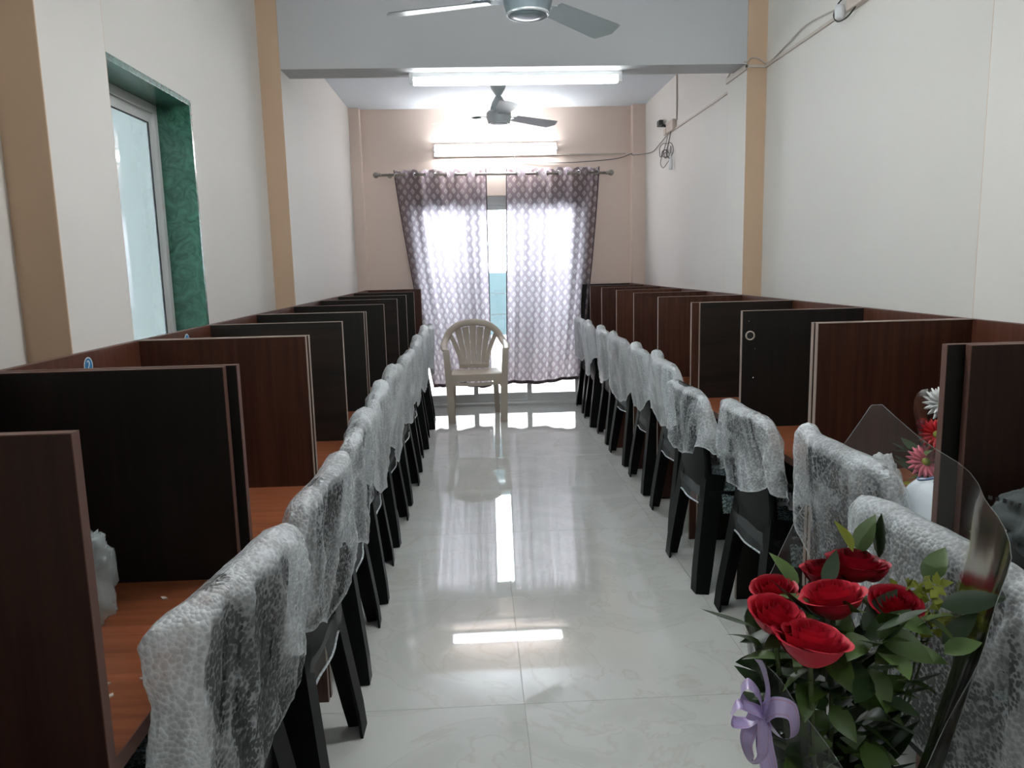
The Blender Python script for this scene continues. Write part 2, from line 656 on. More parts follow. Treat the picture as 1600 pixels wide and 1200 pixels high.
# left wall with the window opening
WY0, WY1, WZ0, WZ1 = 2.44, 3.312, .92, 2.08
TH = .24
wl = MB()
wl.box((WL - TH, YF, -.06), (WL, WY0, HC))
wl.box((WL - TH, WY1, -.06), (WL, YB + .2, HC))
wl.box((WL - TH, WY0, -.06), (WL, WY1, WZ0))
wl.box((WL - TH, WY0, WZ1), (WL, WY1, HC))
struct(wl.obj('wall_left', MT['wall']), 'cream painted left wall with a window recess', 'wall')
struct(MB().box((WR, YF, -.06), (WR + .2, YB + .2, HC)).obj('wall_right', MT['wall']), 'cream painted right wall with surface wiring', 'wall')
struct(MB().box((WL - .3, YF - .2, -.06), (WR + .3, YF, HC)).obj('wall_front', MT['wall']), 'cream wall behind the viewer', 'wall')

# back wall with the sliding door opening
DX0, DX1, DZ1 = -.60, 1.085, 2.07
bw = MB()
bw.box((WL - .1, YB, -.06), (DX0, YB + .2, HC))
bw.box((DX1, YB, -.06), (WR + .1, YB + .2, HC))
bw.box((DX0, YB, DZ1), (DX1, YB + .2, HC))
struct(bw.obj('wall_back', MT['backwall']), 'peach back wall around the curtained sliding door', 'wall')


def pilaster(name, label, x0, x1, y0, y1, z1=HC):
    m = MB().box((x0, y0, 0), (x1, y1, z1))
    # faces: the one turned towards the viewer is tan, the flanks cream
    m.m = [1, 1, 0, 1, 1, 1]
    o = m.obj(name, [MT['tan'], MT['wall']], bevel=.004)
    return struct(o, label, 'pillar')


pilaster('trim_1', 'tan-faced pillar on the left wall beside the window, nearest the viewer', WL - .02, WL + .112, 1.985, 2.345)
pilaster('trim_2', 'pillar on the left wall carrying the ceiling beam', WL - .02, WL + .112, 4.445, 4.785)
pilaster('trim_3', 'pillar on the right wall carrying the ceiling beam', WR - .112, WR + .02, 4.445, 4.785)
struct(MB().box((WL - .02, YB - .09, 0), (WL + .10, YB + .02, HC)).obj('trim_4', MT['backwall'], bevel=.004), 'slim corner pillar left of the curtained door', 'pillar')
struct(MB().box((WR - .125, YB - .09, 0), (WR + .02, YB + .02, HC)).obj('trim_5', MT['backwall'], bevel=.004), 'slim corner pillar right of the curtained door', 'pillar')
struct(MB().box((WL + .112, 1.99, 2.484), (WR - .112, 2.205, HC + .02)).obj('trim_7', MT['beam'], bevel=.004), 'ceiling beam above the viewer, outside the frame', 'beam')
pilaster('trim_8', 'pillar on the right wall at the right frame edge', WR - .112, WR + .02, 1.985, 2.345)
struct(MB().box((WL + .112, 4.45, 2.484), (WR - .112, 4.665, HC + .02)).obj('trim_6', MT['beam'], bevel=.004), 'ceiling beam crossing the room above the tube light', 'beam')

# ------------------------------------------------------------------ left window
win = struct(thing('window_1', 'aluminium window in a green marble reveal, left wall', 'window', (WL, WY0, WZ0)), 'aluminium window in a green marble reveal, left wall', 'window')
ww, wh = WY1 - WY0, WZ1 - WZ0
FX = -.128   # room-side face of the frame, inside the reveal
for nm, a, b in (('reveal_slab', (-TH, ww - .014, 0), (.004, ww + .006, wh)), ('reveal_slab', (-TH, 0, wh - .014), (.004, ww, wh + .008)),
                 ('reveal_slab', (-TH, -.006, 0), (.004, .014, wh)), ('reveal_slab', (-TH, 0, -.006), (.02, ww, .014))):
    MB().box(a, b).obj(nm, MT['marble'], win, bevel=.002)
for nm, a, b in (('frame_bar', (FX - .06, ww - .045, .014), (FX, ww - .014, wh - .014)), ('frame_bar', (FX - .06, .014, .014), (FX, .045, wh - .014)),
                 ('frame_bar', (FX - .06, .045, wh - .05), (FX, ww - .045, wh - .014)), ('frame_bar', (FX - .06, .045, .014), (FX, ww - .045, .05))):
    MB().box(a, b).obj(nm, MT['alu'], win, bevel=.003)
for s0, s1, dx in ((.045, .44, -.030), (.40, ww - .045, -.012)):
    sash = MB()
    sash.box((FX - .016 + dx, s0, .05), (FX + dx, s0 + .034, wh - .05)).box((FX - .016 + dx, s1 - .034, .05), (FX + dx, s1, wh - .05))
    sash.box((FX - .016 + dx, s0 + .034, wh - .088), (FX + dx, s1 - .034, wh - .05)).box((FX - .016 + dx, s0 + .034, .05), (FX + dx, s1 - .034, .09))
    so = sash.obj('sash', MT['alu'], win)
    g = MB()
    for a, b in (((s0 + .034, .09), (s0 + .038, wh - .088)), ((s1 - .038, .09), (s1 - .034, wh - .088)), ((s0 + .034, wh - .092), (s1 - .034, wh - .088))):
        g.box((FX - .010 + dx, a[0], a[1]), (FX + .001 + dx, b[0], b[1]))
    g.obj('gasket', MT['gasket'], so)
    MB().box((FX - .010 + dx, s0 + .036, .088), (FX - .005 + dx, s1 - .036, wh - .09)).obj('pane', MT['frost'], so)

# neighbouring wall seen through that window, built of big pale blocks
nb = struct(MB().box((-3.25, 3.2, -.5), (-3.02, 9.6, 3.3)).obj('wall_outside', MT['grout']), 'pale block wall outside the left window', 'wall')
bme = MB().box((0, 0, 0), (.03, .792, .392)).mesh('block', MT['outwall'], bevel=.004)
for j in range(9):
    for i in range(8):
        link('block', bme, nb, (-3.02, 3.2 + i * .80, -.3 + j * .40))


# ------------------------------------------------------------------ sliding door
door = struct(thing('door_1', 'white sliding glass door behind the patterned curtains', 'door', (DX0, YB, 0)), 'white sliding glass door behind the patterned curtains', 'door')
dw = DX1 - DX0
for a, b in (((0, .03, 0), (.05, .13, DZ1)), ((dw - .05, .03, 0), (dw, .13, DZ1)), ((.05, .03, DZ1 - .085), (dw - .05, .13, DZ1))):
    MB().box(a, b).obj('frame_bar', MT['alu'], door, bevel=.003)
tr = MB().box((.0, -.05, 0), (dw, .13, .022)).box((0, .04, .022), (dw, .055, .04)).box((0, .085, .022), (dw, .10, .04))
tr.obj('track', MT['alu'], door, bevel=.002)
LW = [(.05, .60), (.555, 1.145), (1.10, dw - .05)]
for k, (a, b) in enumerate(LW):
    y = .045 + .045 * (k % 2)
    leaf = MB()
    leaf.box((a, y, .04), (a + .045, y + .03, DZ1 - .085)).box((b - .045, y, .04), (b, y + .03, DZ1 - .085))
    leaf.box((a + .045, y, .04), (b - .045, y + .03, .105)).box((a + .045, y, DZ1 - .13), (b - .045, y + .03, DZ1 - .085))
    lo = leaf.obj('door_leaf', MT['alu'], door)
    MB().box((a + .04, y + .012, .10), (b - .04, y + .017, DZ1 - .125)).obj('pane', MT['glass'], lo)

# balcony outside
struct(MB().box((-2.2, YB + .2, -.12), (2.8, 9.0, -.01)).obj('floor_balcony', MT['balfloor']), 'pinkish balcony floor outside the glass door', 'floor')
pp = struct(MB().box((-2.2, 8.85, -.12), (2.8, 9.0, 1.33)).obj('wall_balcony', MT['parapet']), 'balcony parapet seen through the curtain gap', 'wall')
pan = MB().box((.004, -.02, .004), (.596, 0, .236)).mesh('panel', MT['bluepanel'], bevel=.003)
for j in range(3):
    for i in range(8):
        link('panel', pan, pp, (-2.0 + i * .6, 8.85, .60 + j * .24))

# ------------------------------------------------------------------ curtain rod and curtains
RY, RZ = YB - .085, 2.262
rod = thing('curtain_rod', 'steel curtain rod with ball ends above the sliding door', 'curtain rod', (0, RY, RZ))
MB().tube([(-.86, 0, .012), (1.29, 0, -.004)], .0125, 12).obj('pole', MT['rod'], rod, smooth=True)
for sx, x in ((-1, -.86), (1, 1.29)):
    z = .012 if sx < 0 else -.004
    MB().lathe([(.0125, 0), (.017, .004), (.017, .016), (.012, .022), (.022, .034), (.029, .05), (.026, .066), (.014, .078), (.003, .082)], 16, (0, 0, 0), axis='x').obj('finial', MT['rod'], rod, (x, 0, z), smooth=True).scale = (sx, 1, 1)
    bx = x + (.07 if sx < 0 else -.07)
    MB().tube([(bx, 0, z), (bx, .075, z)], .008, 8).lathe([(.024, .073), (.024, .085)], 14, (bx, 0, z), axis='y').obj('bracket', MT['rod'], rod)


def curtain(name, label, xt0, xt1, xb0, xb1, zb0, zb1, seed, midpull=0.0):
    random.seed(seed)
    nw = 4.5
    ztop = RZ + .052
    root = thing(name, label, 'curtain', ((xt0 + xt1) / 2, RY, 0), 0, 'printed curtains over the sliding door')
    cx = (xt0 + xt1) / 2
    ph = [random.uniform(0, 6.28) for _ in range(6)]

    def pos(u, v):
        # v = 0 top, 1 bottom
        e = v ** 1.15
        a = xt0 + (xb0 - xt0) * e + midpull * sin(pi * min(1, v * 1.2)) * (1 - u)
        b = xt1 + (xb1 - xt1) * e
        x = a + (b - a) * u
        amp = .040 * (1 - .30 * v)
        wob = .35 * sin(3.1 * v + ph[0]) * v
        y = amp * sin(2 * pi * nw * u + wob * 2) + .016 * v * sin(2 * pi * 2.1 * u + ph[1] + v * 1.7) + .006 * sin(40 * u + ph[2] + 3 * v)
        x += .008 * v * sin(2 * pi * nw * u + ph[3] + 2 * v)
        zb = zb0 + (zb1 - zb0) * u + .012 * sin(9 * u + ph[4])
        z = ztop + (zb - ztop) * v + (.006 * cos(2 * pi * nw * 2 * u) if v == 0 else 0)
        return (x - cx, y, z)

    nu, nv = 200, 60
    m = MB().grid(pos, nu, nv)
    me = bpy.data.meshes.new('fabric')
    me.from_pydata(m.v, [], m.f)
    me.materials.append(MT['curtain'])
    uvl = me.uv_layers.new(name='UVMap')
    cw = (xt1 - xt0) * 1.16 / .093
    chh = (ztop - (zb0 + zb1) / 2) / .100
    W = nu + 1
    for lp in me.loops:
        i, j = lp.vertex_index % W, lp.vertex_index // W
        uvl.data[lp.index].uv = (i / nu * cw, -j / nv * chh)
    for p in me.polygons:
        p.use_smooth = True
    link('fabric', me, root)
    # hem, a doubled strip along the bottom and the two sides
    hm = MB()
    def hem_b(i, j):
        p = pos(i, .985 + j * .016)
        return (p[0], p[1] - .003, p[2])
    hm.grid(hem_b, 120, 1)
    for u in (0.0, 1.0):
        hm.grid(lambda i, j, u=u: (lambda p: (p[0], p[1] - .003, p[2]))(pos(min(1, max(0, u + (i * .012 if u < .5 else -i * .012))), j)), 1, 50)
    hm.obj('hem', MT['hem'], root, smooth=True)
    k = 0
    zs = 0
    u = 0.0
    for q in range(int(nw * 2) + 1):
        u = q / (nw * 2)
        if u < .02 or u > .98:
            u = min(max(u, .025), .975)
        p = pos(u, .05 / (ztop - zb0))
        # ring standing in the fabric, which crosses the pole here
        d = Vector(pos(min(1, u + .004), .02)) - Vector(pos(max(0, u - .004), .02))
        rg = MB()
        pts = []
        dn = Vector((d.x, d.y, 0)).normalized()
        for a in range(17):
            t = 2 * pi * a / 16
            pts.append(dn * .021 * cos(t) + Vector((0, 0, .021 * sin(t))))
        rg.tube(pts, .0042, 6, caps=False)
        rg.obj('eyelet', MT['ring'], root, (p[0], 0, RZ + .004), smooth=True)
    return root


curtain('curtain', 'left curtain panel with pale leaf print, gathered towards the gap', -.745, .140, -.435, .132, .225, .205, 3)
curtain('curtain', 'right curtain panel with pale leaf print on a steel rod', .328, 1.232, .285, 1.025, .215, .245, 8)


# ------------------------------------------------------------------ tube lights
def tube_light(name, label, loc, L, lampmat, wall=False, drop=0):
    t = thing(name, label, 'tube light', loc)
    if wall:   # batten on a wall facing -y
        MB().box((-L / 2 - .02, -.022, -.058), (L / 2 + .02, 0, .058)).obj('glare_tray', MT['white'], t, bevel=.006)  # tray added to shade the wall and widen the lamp's white glare
        for s in (-1, 1):
            MB().box((s * (L / 2 + .012) - .012, -.07, -.02), (s * (L / 2 + .012) + .012, -.0, .02)).obj('end_cap', MT['white'], t, bevel=.005)
        MB().lathe([(.024, -L / 2), (.0262, -L / 2 + .01), (.0262, L / 2 - .01), (.024, L / 2)], 20, (0, -.055, 0), axis='x').obj('lamp', lampmat, t, smooth=True)
    else:
        MB().box((-L / 2 - .02, -.018, -.024), (L / 2 + .02, .018, 0)).obj('batten', MT['white'], t, bevel=.004)
        for s in (-1, 1):
            MB().box((s * (L / 2 + .012) - .012, -.02, -.062), (s * (L / 2 + .012) + .012, .02, 0)).obj('end_cap', MT['white'], t, bevel=.005)
        MB().lathe([(.018, -L / 2), (.0215, -L / 2 + .012), (.0215, L / 2 - .012), (.018, L / 2)], 16, (0, 0, -.046), axis='x').obj('lamp', lampmat, t, smooth=True)
    return t


tube_light('tube_light', 'lit white tube light under the ceiling beam', (.27, 4.575, 2.484), 1.17, MT['lampmid'])
tube_light('tube_light', 'lit tube light on the back wall above the curtains', (.235, YB, 2.50), 1.14, MT['lampfar'], True)
tube_light('tube_light', 'tube light under the nearer ceiling beam, above the frame', (.27, 2.11, 2.484), 1.17, MT['lampnear'])
tube_light('tube_light', 'added unseen fill lamp on the ceiling behind the viewer', (.27, -.6, HC), 1.17, MT['fillrear'])  # unseen lamp added to fill the near side with light


# ------------------------------------------------------------------ ceiling fans
def fan(label, loc, zb, rots, big):
    """loc: x, y ; zb = height of the motor's lower rim"""
    t = thing('ceiling_fan', label, 'ceiling fan', (loc[0], loc[1], HC))
    h = zb - HC
    MB().tube([(0, 0, 0), (0, 0, h + .12)], .013, 10).obj('down_rod', MT['fanwhite'], t, smooth=True)
    MB().lathe([(.026, 0), (.062, -.002), (.064, -.012), (.055, -.04), (.028, -.085), (.016, -.105)], 24, (0, 0, -.075)).obj('canopy', MT['fanwhite'], t, smooth=True)
    MB().lathe([(.015, h + .22), (.03, h + .205), (.052, h + .17), (.064, h + .13), (.066, h + .105)], 24).obj('lower_cup', MT['fanwhite'], t, smooth=True)
    mo = autosmooth(MB().lathe([(.05, h + .11), (.085, h + .10), (.098, h + .085), (.098, h + .05), (.092, h + .03), (.085, h + .006)], 36).obj('motor', MT['fangrey'] if big else MT['fanwhite'], t))
    MB().lathe([(.078, h + .012), (.078, h), (.084, h + .0), (.087, h + .006), (.084, h + .014)], 36, ring=True).obj('trim_ring', MT['fanband'], mo, smooth=True)
    MB().lathe([(.077, h + .01), (.077, h + .001), (.04, h - .004), (.004, h - .006)], 32).obj('bottom_cap', MT['fangrey'] if big else MT['fanwhite'], mo, smooth=True)
    for r in rots:
        b = MB()

        def bl(u, v):
            x = .155 + u * .44
            w = (.052 + .022 * u) * (1 if u < .9 else sqrt(max(0, 1 - ((u - .9) / .1) ** 2)) * .9 + .1)
            y = (v - .5) * 2 * w
            z = h + .062 - y * .20 - .010 * u
            return (x, y, z)
        b.grid(bl, 14, 4)
        b.grid(lambda u, v: (lambda p: (p[0], p[1], p[2] - .003))(bl(u, v)), 14, 4)
        o = b.obj('blade', MT['fanwhite'], t, (0, 0, 0), r, smooth=True)
        k = MB()
        k.sweep([(.08, 0, h + .065), (.12, 0, h + .062), (.17, .0, h + .068), (.22, 0, h + .066)], lambda q: [(-.018 - .02 * q, -.003), (.018 + .02 * q, -.003), (.018 + .02 * q, .003), (-.018 - .02 * q, .003)], (0, 1, 0))
        k.obj('blade_arm', MT['fanwhite'], o)
    return t


fan('pale ceiling fan with grey motor, nearest the viewer and cut by the frame', (.245, 3.25), 2.383, (math.radians(166), math.radians(46), math.radians(-74)), True)
fan('small-looking white ceiling fan beyond the beam, before the curtains', (.228, 6.3), 2.505, (math.radians(-84), math.radians(36), math.radians(156)), False)

# ------------------------------------------------------------------ study cubicles
TK = .018


def board_mesh(depth, z0, z1, m, sgn):
    return MB().box((0, -TK / 2, z0), (sgn * depth, TK / 2, z1)).mesh('side_panel', m)


def side_panel(parent, x_front, depth, sgn, y, m, z1=TOP, band='band', name='side_panel'):
    """board standing across the row; sgn = direction from the aisle to the wall; y relative to parent"""
    p = MB().box((.001, -TK / 2, 0), (depth, TK / 2, z1 - .001))
    if sgn < 0:
        p.v = [(-a, b, c) for a, b, c in p.v]
    o = p.obj(name, m, parent, (x_front, y, 0))
    e = MB().box((0, -TK / 2 - .0006, 0), (.0015, TK / 2 + .0006, z1)).box((.0015, -TK / 2 - .0006, z1 - .0015), (depth, TK / 2 + .0006, z1))
    if sgn < 0:
        e.v = [(-a, b, c) for a, b, c in e.v]
    e.obj('edge_band', MT[band], o)
    return o


def cubicle(side, idx, y0, y1, near, far, label):
    """near/far: None or (material, front offset, gap)"""
    sgn = 1 if side == 'R' else -1
    xf = RX if side == 'R' else LX
    xb = RBACK if side == 'R' else LBACK
    depth = abs(xb - xf)
    t = thing('study_cubicle', label, 'cubicle', (xf, y0, 0), 0, 'study cubicles of the %s row' % ('right' if side == 'R' else 'left'))
    ln = y1 - y0
    bp = MB().box((sgn * (depth - TK), TK * .6, 0.0), (sgn * depth, ln - TK * .6, TOP - .002))
    bo = bp.obj('back_panel', MT['redlight'], t)
    MB().box((sgn * (depth - TK), TK * .6, TOP - .002), (sgn * depth, ln - TK * .6, TOP)).obj('edge_band', MT['bandred'], bo)
    dk = MB().box((sgn * .004, TK * .55, DESK - .025), (sgn * (depth - TK - .001), ln - TK * .55, DESK))
    do = dk.obj('desktop', MT['desk'], t)
    MB().box((sgn * .002, TK * .55, DESK - .025), (sgn * .004, ln - TK * .55, DESK)).obj('edge_band', MT['bandred'], do)
    md = MB().box((sgn * (depth - .052), TK * .6, .32), (sgn * (depth - .037), ln - TK * .6, DESK - .026))
    md.obj('modesty_panel', MT['darkv'], t)
    out = [t, None, bo]
    if near:
        side_panel(t, sgn * near[1], depth - near[1], sgn, near[2], near[0], band='bandred' if (side, idx) in (('L', 2), ('R', 1)) else 'band')
    if far:
        out[1] = side_panel(t, sgn * far[1], depth - far[1], sgn, ln - far[2], far[0], band='bandred' if (side, idx) in (('L', 0), ('L', 1), ('R', 0)) else 'band')
    return out


LYS = [.976, 1.651, 2.362, 2.96, 3.608, 4.32, 5.05, 5.72, 6.45, 7.30]
RYS = [1.646, 2.319, 2.956, 3.664, 4.343, 5.02, 5.641, 6.305, 6.941, 7.575]
# near face of each board (= far panel of the nearer cubicle)
LM = ['brown', 'darkv', 'red', 'darkh', 'darkv', 'darkv', 'darkh', 'darkv', 'darkv', 'red']
RM = ['brown', 'red', 'darkv', 'darkh', 'red', 'red', 'redlight', 'red', 'red', 'darkv']
# double boards: index -> (recess of near board, spacing of near board, material of far board)
LD = {1: (.019, .030, 'darkv'), 2: (0.003, .028, 'red'), 4: (.006, .026, 'darkh')}
RD = {0: (.038, .026, 'darkv'), 1: (0.0, .030, 'red'), 3: (.034, .026, 'red')}
cubs = {}
for side, YS, MM, DD, start in (('L', LYS, LM, LD, .30), ('R', RYS, RM, RD, .98)):
    ys = [start] + YS
    row = 'left' if side == 'L' else 'right'
    for i in range(len(YS)):
        y0_, y1_ = ys[i], ys[i + 1]
        near = None
        if i - 1 in DD:
            near = (MT[DD[i - 1][2]], 0.0, 0.0)
        d = DD.get(i)
        far = (MT[MM[i]], d[0], d[1]) if d else (MT[MM[i]], 0.0, 0.0)
        lab = {0: 'wooden study cubicle nearest the viewer in the %s row' % row, len(YS) - 1: 'last wooden study cubicle of the %s row, beside the curtains' % row}.get(
            i, '%s wooden study cubicle from the viewer in the %s row' % (ORD[i], row))
        cubs[side, i] = cubicle(side, i, y0_, y1_, near, far, lab)

# cable hole in a right-hand board
pb = cubs['R', 2][1]
MB().lathe([(.0135, -.0125), (.019, -.0125), (.019, -.0085), (.0135, -.0085)], 20, (.032, 0, 1.098), axis='y', ring=True).obj('hole_rim', MT['ring_hole'], pb, smooth=True)
MB().lathe([(.0138, -.0118), (.0138, -.0088)], 20, (.032, 0, 1.098), axis='y').obj('hole_shade_disc', MT['gasket'], pb)  # black disc stands in for the shaded inside of the hole
for dx, z in ((.055, 1.045), (.028, 1.155), (.05, .93)):
    MB().lathe([(.0022, -.0105), (.003, -.0095), (.003, -.0088)], 8, (dx, 0, z), axis='y').obj('screw', MT['steel'], pb)
MB().lathe([(.0035, -.0115), (.005, -.0095), (.005, -.0088)], 10, (-.03, 0, .66), axis='y').obj('screw', MT['steel'], cubs['L', 0][1])


def text_mesh(body, size):
    c = bpy.data.curves.new('digit', 'FONT')
    c.body = body
    c.size = size
    c.align_x, c.align_y = 'CENTER', 'CENTER'
    c.extrude = .0004
    o = bpy.data.objects.new('digit', c)
    COL.objects.link(o)
    bpy.context.view_layer.update()
    me = bpy.data.meshes.new_from_object(o)
    bpy.data.objects.remove(o)
    return me


# number stickers on the left back panels
for i, yw, zz, txt in ((2, 2.014, 1.166, '2'), (3, 2.702, 1.166, '')):
    bo = cubs['L', i][2]
    yl = yw - (LYS[i - 1])
    xs = -(abs(LBACK - LX) - TK) + .0008
    st = MB().lathe([(.0225, 0), (.0225, .0008)], 28, (xs, yl, zz - .005), axis='x').obj('number_sticker', MT['stickblue'], bo)
    MB().lathe([(.0225, 0), (.0225, .0012), (.0195, .0012), (.0195, 0)], 28, (xs, yl, zz - .005), axis='x', ring=True).obj('sticker_ring', MT['stickwhite'], bo)
    if txt:
        me = text_mesh(txt, .036)
        me.materials.append(MT['stickwhite'])
        d = link('sticker_digit', me, bo, (xs + .0014, yl, zz - .005))
        d.rotation_euler = (pi / 2, 0, pi / 2)

# ------------------------------------------------------------------ black plastic chairs with bubble wrap over their backs


def chair_parts(m_body):
    """local frame: +y towards the desk; returns list of (name, mesh)"""
    P = []
    # rear legs: broad boards slanting out to the back, angle section
    for s in (-1, 1):
        b = MB()

        def sec(q, s=s):
            # q = 1 at the top: aisle-side plate plus a deep outer flange
            w = .064 + .006 * (1 - q)
            d = .085 - .028 * (1 - q)
            return [(w / 2, -d / 2), (-w / 2, -d / 2), (-w / 2, -d / 2 + .008), (w / 2 - .009, -d / 2 + .008), (w / 2 - .009, d / 2), (w / 2, d / 2)]
        b.sweep([(s * .152, -.150, .50), (s * .165, -.168, .40), (s * .203, -.212, .08), (s * .210, -.222, 0)], lambda q: [(a_ * s, -c_) for a_, c_ in sec(1 - q)], (1, 0, 0))
        P.append(('leg', b.mesh('leg', m_body)))
    for s in (-1, 1):
        b = MB()
        b.sweep([(s * .185, .150, .435), (s * .190, .160, .30), (s * .205, .185, 0)], lambda q: [(x * s, -y) for x, y in [(.028, .034 - .008 * q), (-.028, .034 - .008 * q), (-.028, .026 - .008 * q), (.019, .026 - .008 * q), (.019, -.045 + .018 * q), (.028, -.045 + .018 * q)]], (1, 0, 0))
        P.append(('leg', b.mesh('leg', m_body)))
    # seat with rolled edge and a low skirt
    st = MB()

    def seat(u, v):
        x = (u - .5) * 2
        y = -.185 + v * .395
        w = .195 + .022 * v
        zz = .435 - .014 * (1 - x * x) * (1 - abs(v - .45)) + (-.018 * max(0, (v - .85) / .15) ** 2)
        return (x * w, y, zz)
    st.grid(seat, 14, 12)
    st.grid(lambda u, v: (lambda p: (p[0] * .985, p[1], p[2] - .012))(seat(u, v)), 14, 12)
    pts = [seat(0, v / 12) for v in range(13)] + [seat(u / 14, 1) for u in range(1, 15)] + [seat(1, 1 - v / 12) for v in range(1, 13)] + [seat(1 - u / 14, 0) for u in range(1, 14)]
    n = len(pts)
    vs = pts + [(p[0] * 1.01, p[1] + (.004 if p[1] > 0 else -.002), p[2] - .042) for p in pts]
    st.add(vs, [(i, (i + 1) % n, n + (i + 1) % n, n + i) for i in range(n)])
    P.append(('seat', st.mesh('seat', m_body, smooth=True)))
    # backrest: rim plus slats
    def yb(x, z):
        return -.178 - (z - .44) * .14 + .25 * x * x

    rim = MB()
    path = []
    for x, z in ((-.165, .44), (-.182, .60), (-.192, .74), (-.178, .815), (-.12, .845), (0, .855), (.12, .845), (.178, .815), (.192, .74), (.182, .60), (.165, .44)):
        path.append((x, yb(x, z), z))
    rim.tube(smoothpath(path, 5), .015, 8)
    P.append(('back_rim', rim.mesh('back_rim', m_body, smooth=True)))
    for k in range(5):
        xx = -.12 + .06 * k
        sl = MB()
        sl.sweep([(xx * (.86 + .14 * q), yb(xx, .5 + .345 * q) + .002, .50 + .345 * q) for q in [i / 8 for i in range(9)]], [(-.020, -.004), (.020, -.004), (.020, .004), (-.020, .004)], (1, 0, 0))
        P.append(('slat', sl.mesh('slat', m_body)))
    lr = MB()
    lr.grid(lambda u, v: ((u - .5) * .345, yb((u - .5) * .345, .40 + v * .22) - .006 - .02 * (1 - v), .385 + v * .24), 10, 4)
    lr.grid(lambda u, v: ((u - .5) * .345, yb((u - .5) * .345, .40 + v * .22) + .006 - .02 * (1 - v), .385 + v * .24), 10, 4)
    P.append(('lower_back', lr.mesh('lower_back', m_body, smooth=True)))
    for s in (-1, 1):
        ar = MB()
        pth = smoothpath([(s * .186, yb(.186, .64), .635), (s * .222, -.13, .625), (s * .238, -.02, .612), (s * .232, .09, .605), (s * .222, .14, .585), (s * .212, .162, .52), (s * .205, .17, .42)], 5)
        ar.sweep(pth, [(-.019, -.006), (.019, -.006), (.019, .006), (-.019, .006)], (1, 0, 0) if False else None)
        P.append(('armrest', ar.mesh('armrest', m_body)))
    return P


CP = chair_parts(MT['black'])
for nm, me in CP:
    if nm in ('leg', 'slat', 'armrest'):
        for p in me.polygons:
            p.use_smooth = False


def back_y(x, z):
    return -.178 - (z - .44) * .14 + .25 * x * x


def sstep(a, b, x):
    t = max(0.0, min(1.0, (x - a) / (b - a)))
    return t * t * (3 - 2 * t)


MILK = {'clear': .11, 'half': .17, 'milky': .66}


def wrap_mesh(seed, kind, ztop=.880, zhem=.50, hw=.235, flare=0.0, tilt=0.0, crumple=1.0, peak=None, thick=.035, nu=144, nv=52, spike=None):
    random.seed(seed)
    ph = [random.uniform(0, 6.28) for _ in range(10)]
    k1, k2 = random.choice((3, 4, 5)), random.choice((7, 8, 9))
    off = Vector((random.uniform(0, 40), random.uniform(0, 40), random.uniform(0, 40)))
    lean = random.uniform(-.5, .5)
    milk = []
    base = MILK[kind]

    def pos(u, v):
        a = 2 * pi * u
        ca, sa = cos(a), sin(a)
        x0 = abs(ca) ** .55 * (1 if ca > 0 else -1)
        side = abs(sa) ** .7 * (1 if sa > 0 else -1)     # +1 seat side, -1 aisle side
        w = hw * (1 - .10 * max(0, v - .75) / .25) + flare * (1 - v) ** 1.5 * (1 if side > 0 else .45)
        x = x0 * w
        top = ztop - .020 * (max(0, abs(x0) - .62) / .38) ** 1.6 + tilt * x0
        if peak:
            top += peak[1] * math.exp(-((x0 - peak[0]) / .13) ** 2)
        hem = zhem + .030 * sin(a + ph[0]) + .020 * sin(2 * a + ph[1]) + .010 * sin(7 * a + ph[2]) + .115 * abs(x0) ** 2.5 - .02
        z = hem + (top - hem) * v
        th = thick * (1 - v) ** .6 + .024 * sqrt(max(0, 1 - max(0, (v - .955) / .045) ** 2)) + .0015
        xx = max(-.22, min(.22, x))
        y = back_y(xx * .9, min(z, .87)) + side * th
        # long creases that start at the shoulders and run down, slanting
        q0 = Vector((x * 5.2 + lean * z * 6 + off.x, side * .8 + off.y, z * 1.5 + off.z))
        cr = 1 - abs(noise.noise(q0 * 1.25)) * 2.2
        cr = max(0, cr) ** 3
        cr2 = max(0, 1 - abs(noise.noise(q0 * 2.7 + Vector((7, 1, 3)))) * 2.4) ** 4
        fold = (sin(k1 * a + ph[3] + 1.6 * v) * .009 + sin(k2 * a + ph[4] - 2.4 * v) * .004) * (1 - .75 * v) * crumple
        y += (fold + (cr * .011 + cr2 * .004) * crumple * (1 - sstep(.9, 1, v))) * (1 if side > 0 else -1)
        if spike and side > -.2:
            k = math.exp(-((x0 - spike[0]) / .22) ** 2) * math.exp(-((v - spike[2]) / .22) ** 2)
            y += spike[1] * k
            x += spike[0] * .03 * k
        q = Vector((x, y, z))
        nz = noise.noise_vector((q + off) * 14) * .005 * crumple + noise.noise_vector((q + off) * 34) * .0024 * crumple
        q = q + Vector((nz.x, nz.y, nz.z)) * (1 - .5 * v)
        big = noise.noise((q + off) * 5.0)
        mk = base + .40 * sstep(.90, .955, v) + .42 * sstep(.80, .99, abs(x0)) + .34 * cr * (1 - .4 * v) + .34 * cr2 + .22 * big + .35 * sstep(.05, 0.0, v)
        milk.append(max(.03, min(.95, mk)))
        return q
    mb = MB().grid(pos, nu, nv, closeu=True)
    # close the top ridge
    b0 = nv * nu
    for i in range(nu // 2):
        a, b = i, i + 1
        f = (b0 + a, b0 + b, b0 + (nu - b) % nu, b0 + (nu - a) % nu)
        f = tuple(dict.fromkeys(f))
        if len(f) > 2:
            mb.f.append(f)
            mb.m.append(0)
    me = mb.mesh('film', MT['wrap'], smooth=True)
    at = me.attributes.new('milk', 'FLOAT', 'POINT')
    at.data.foreach_set('value', milk[:len(me.vertices)])
    return me


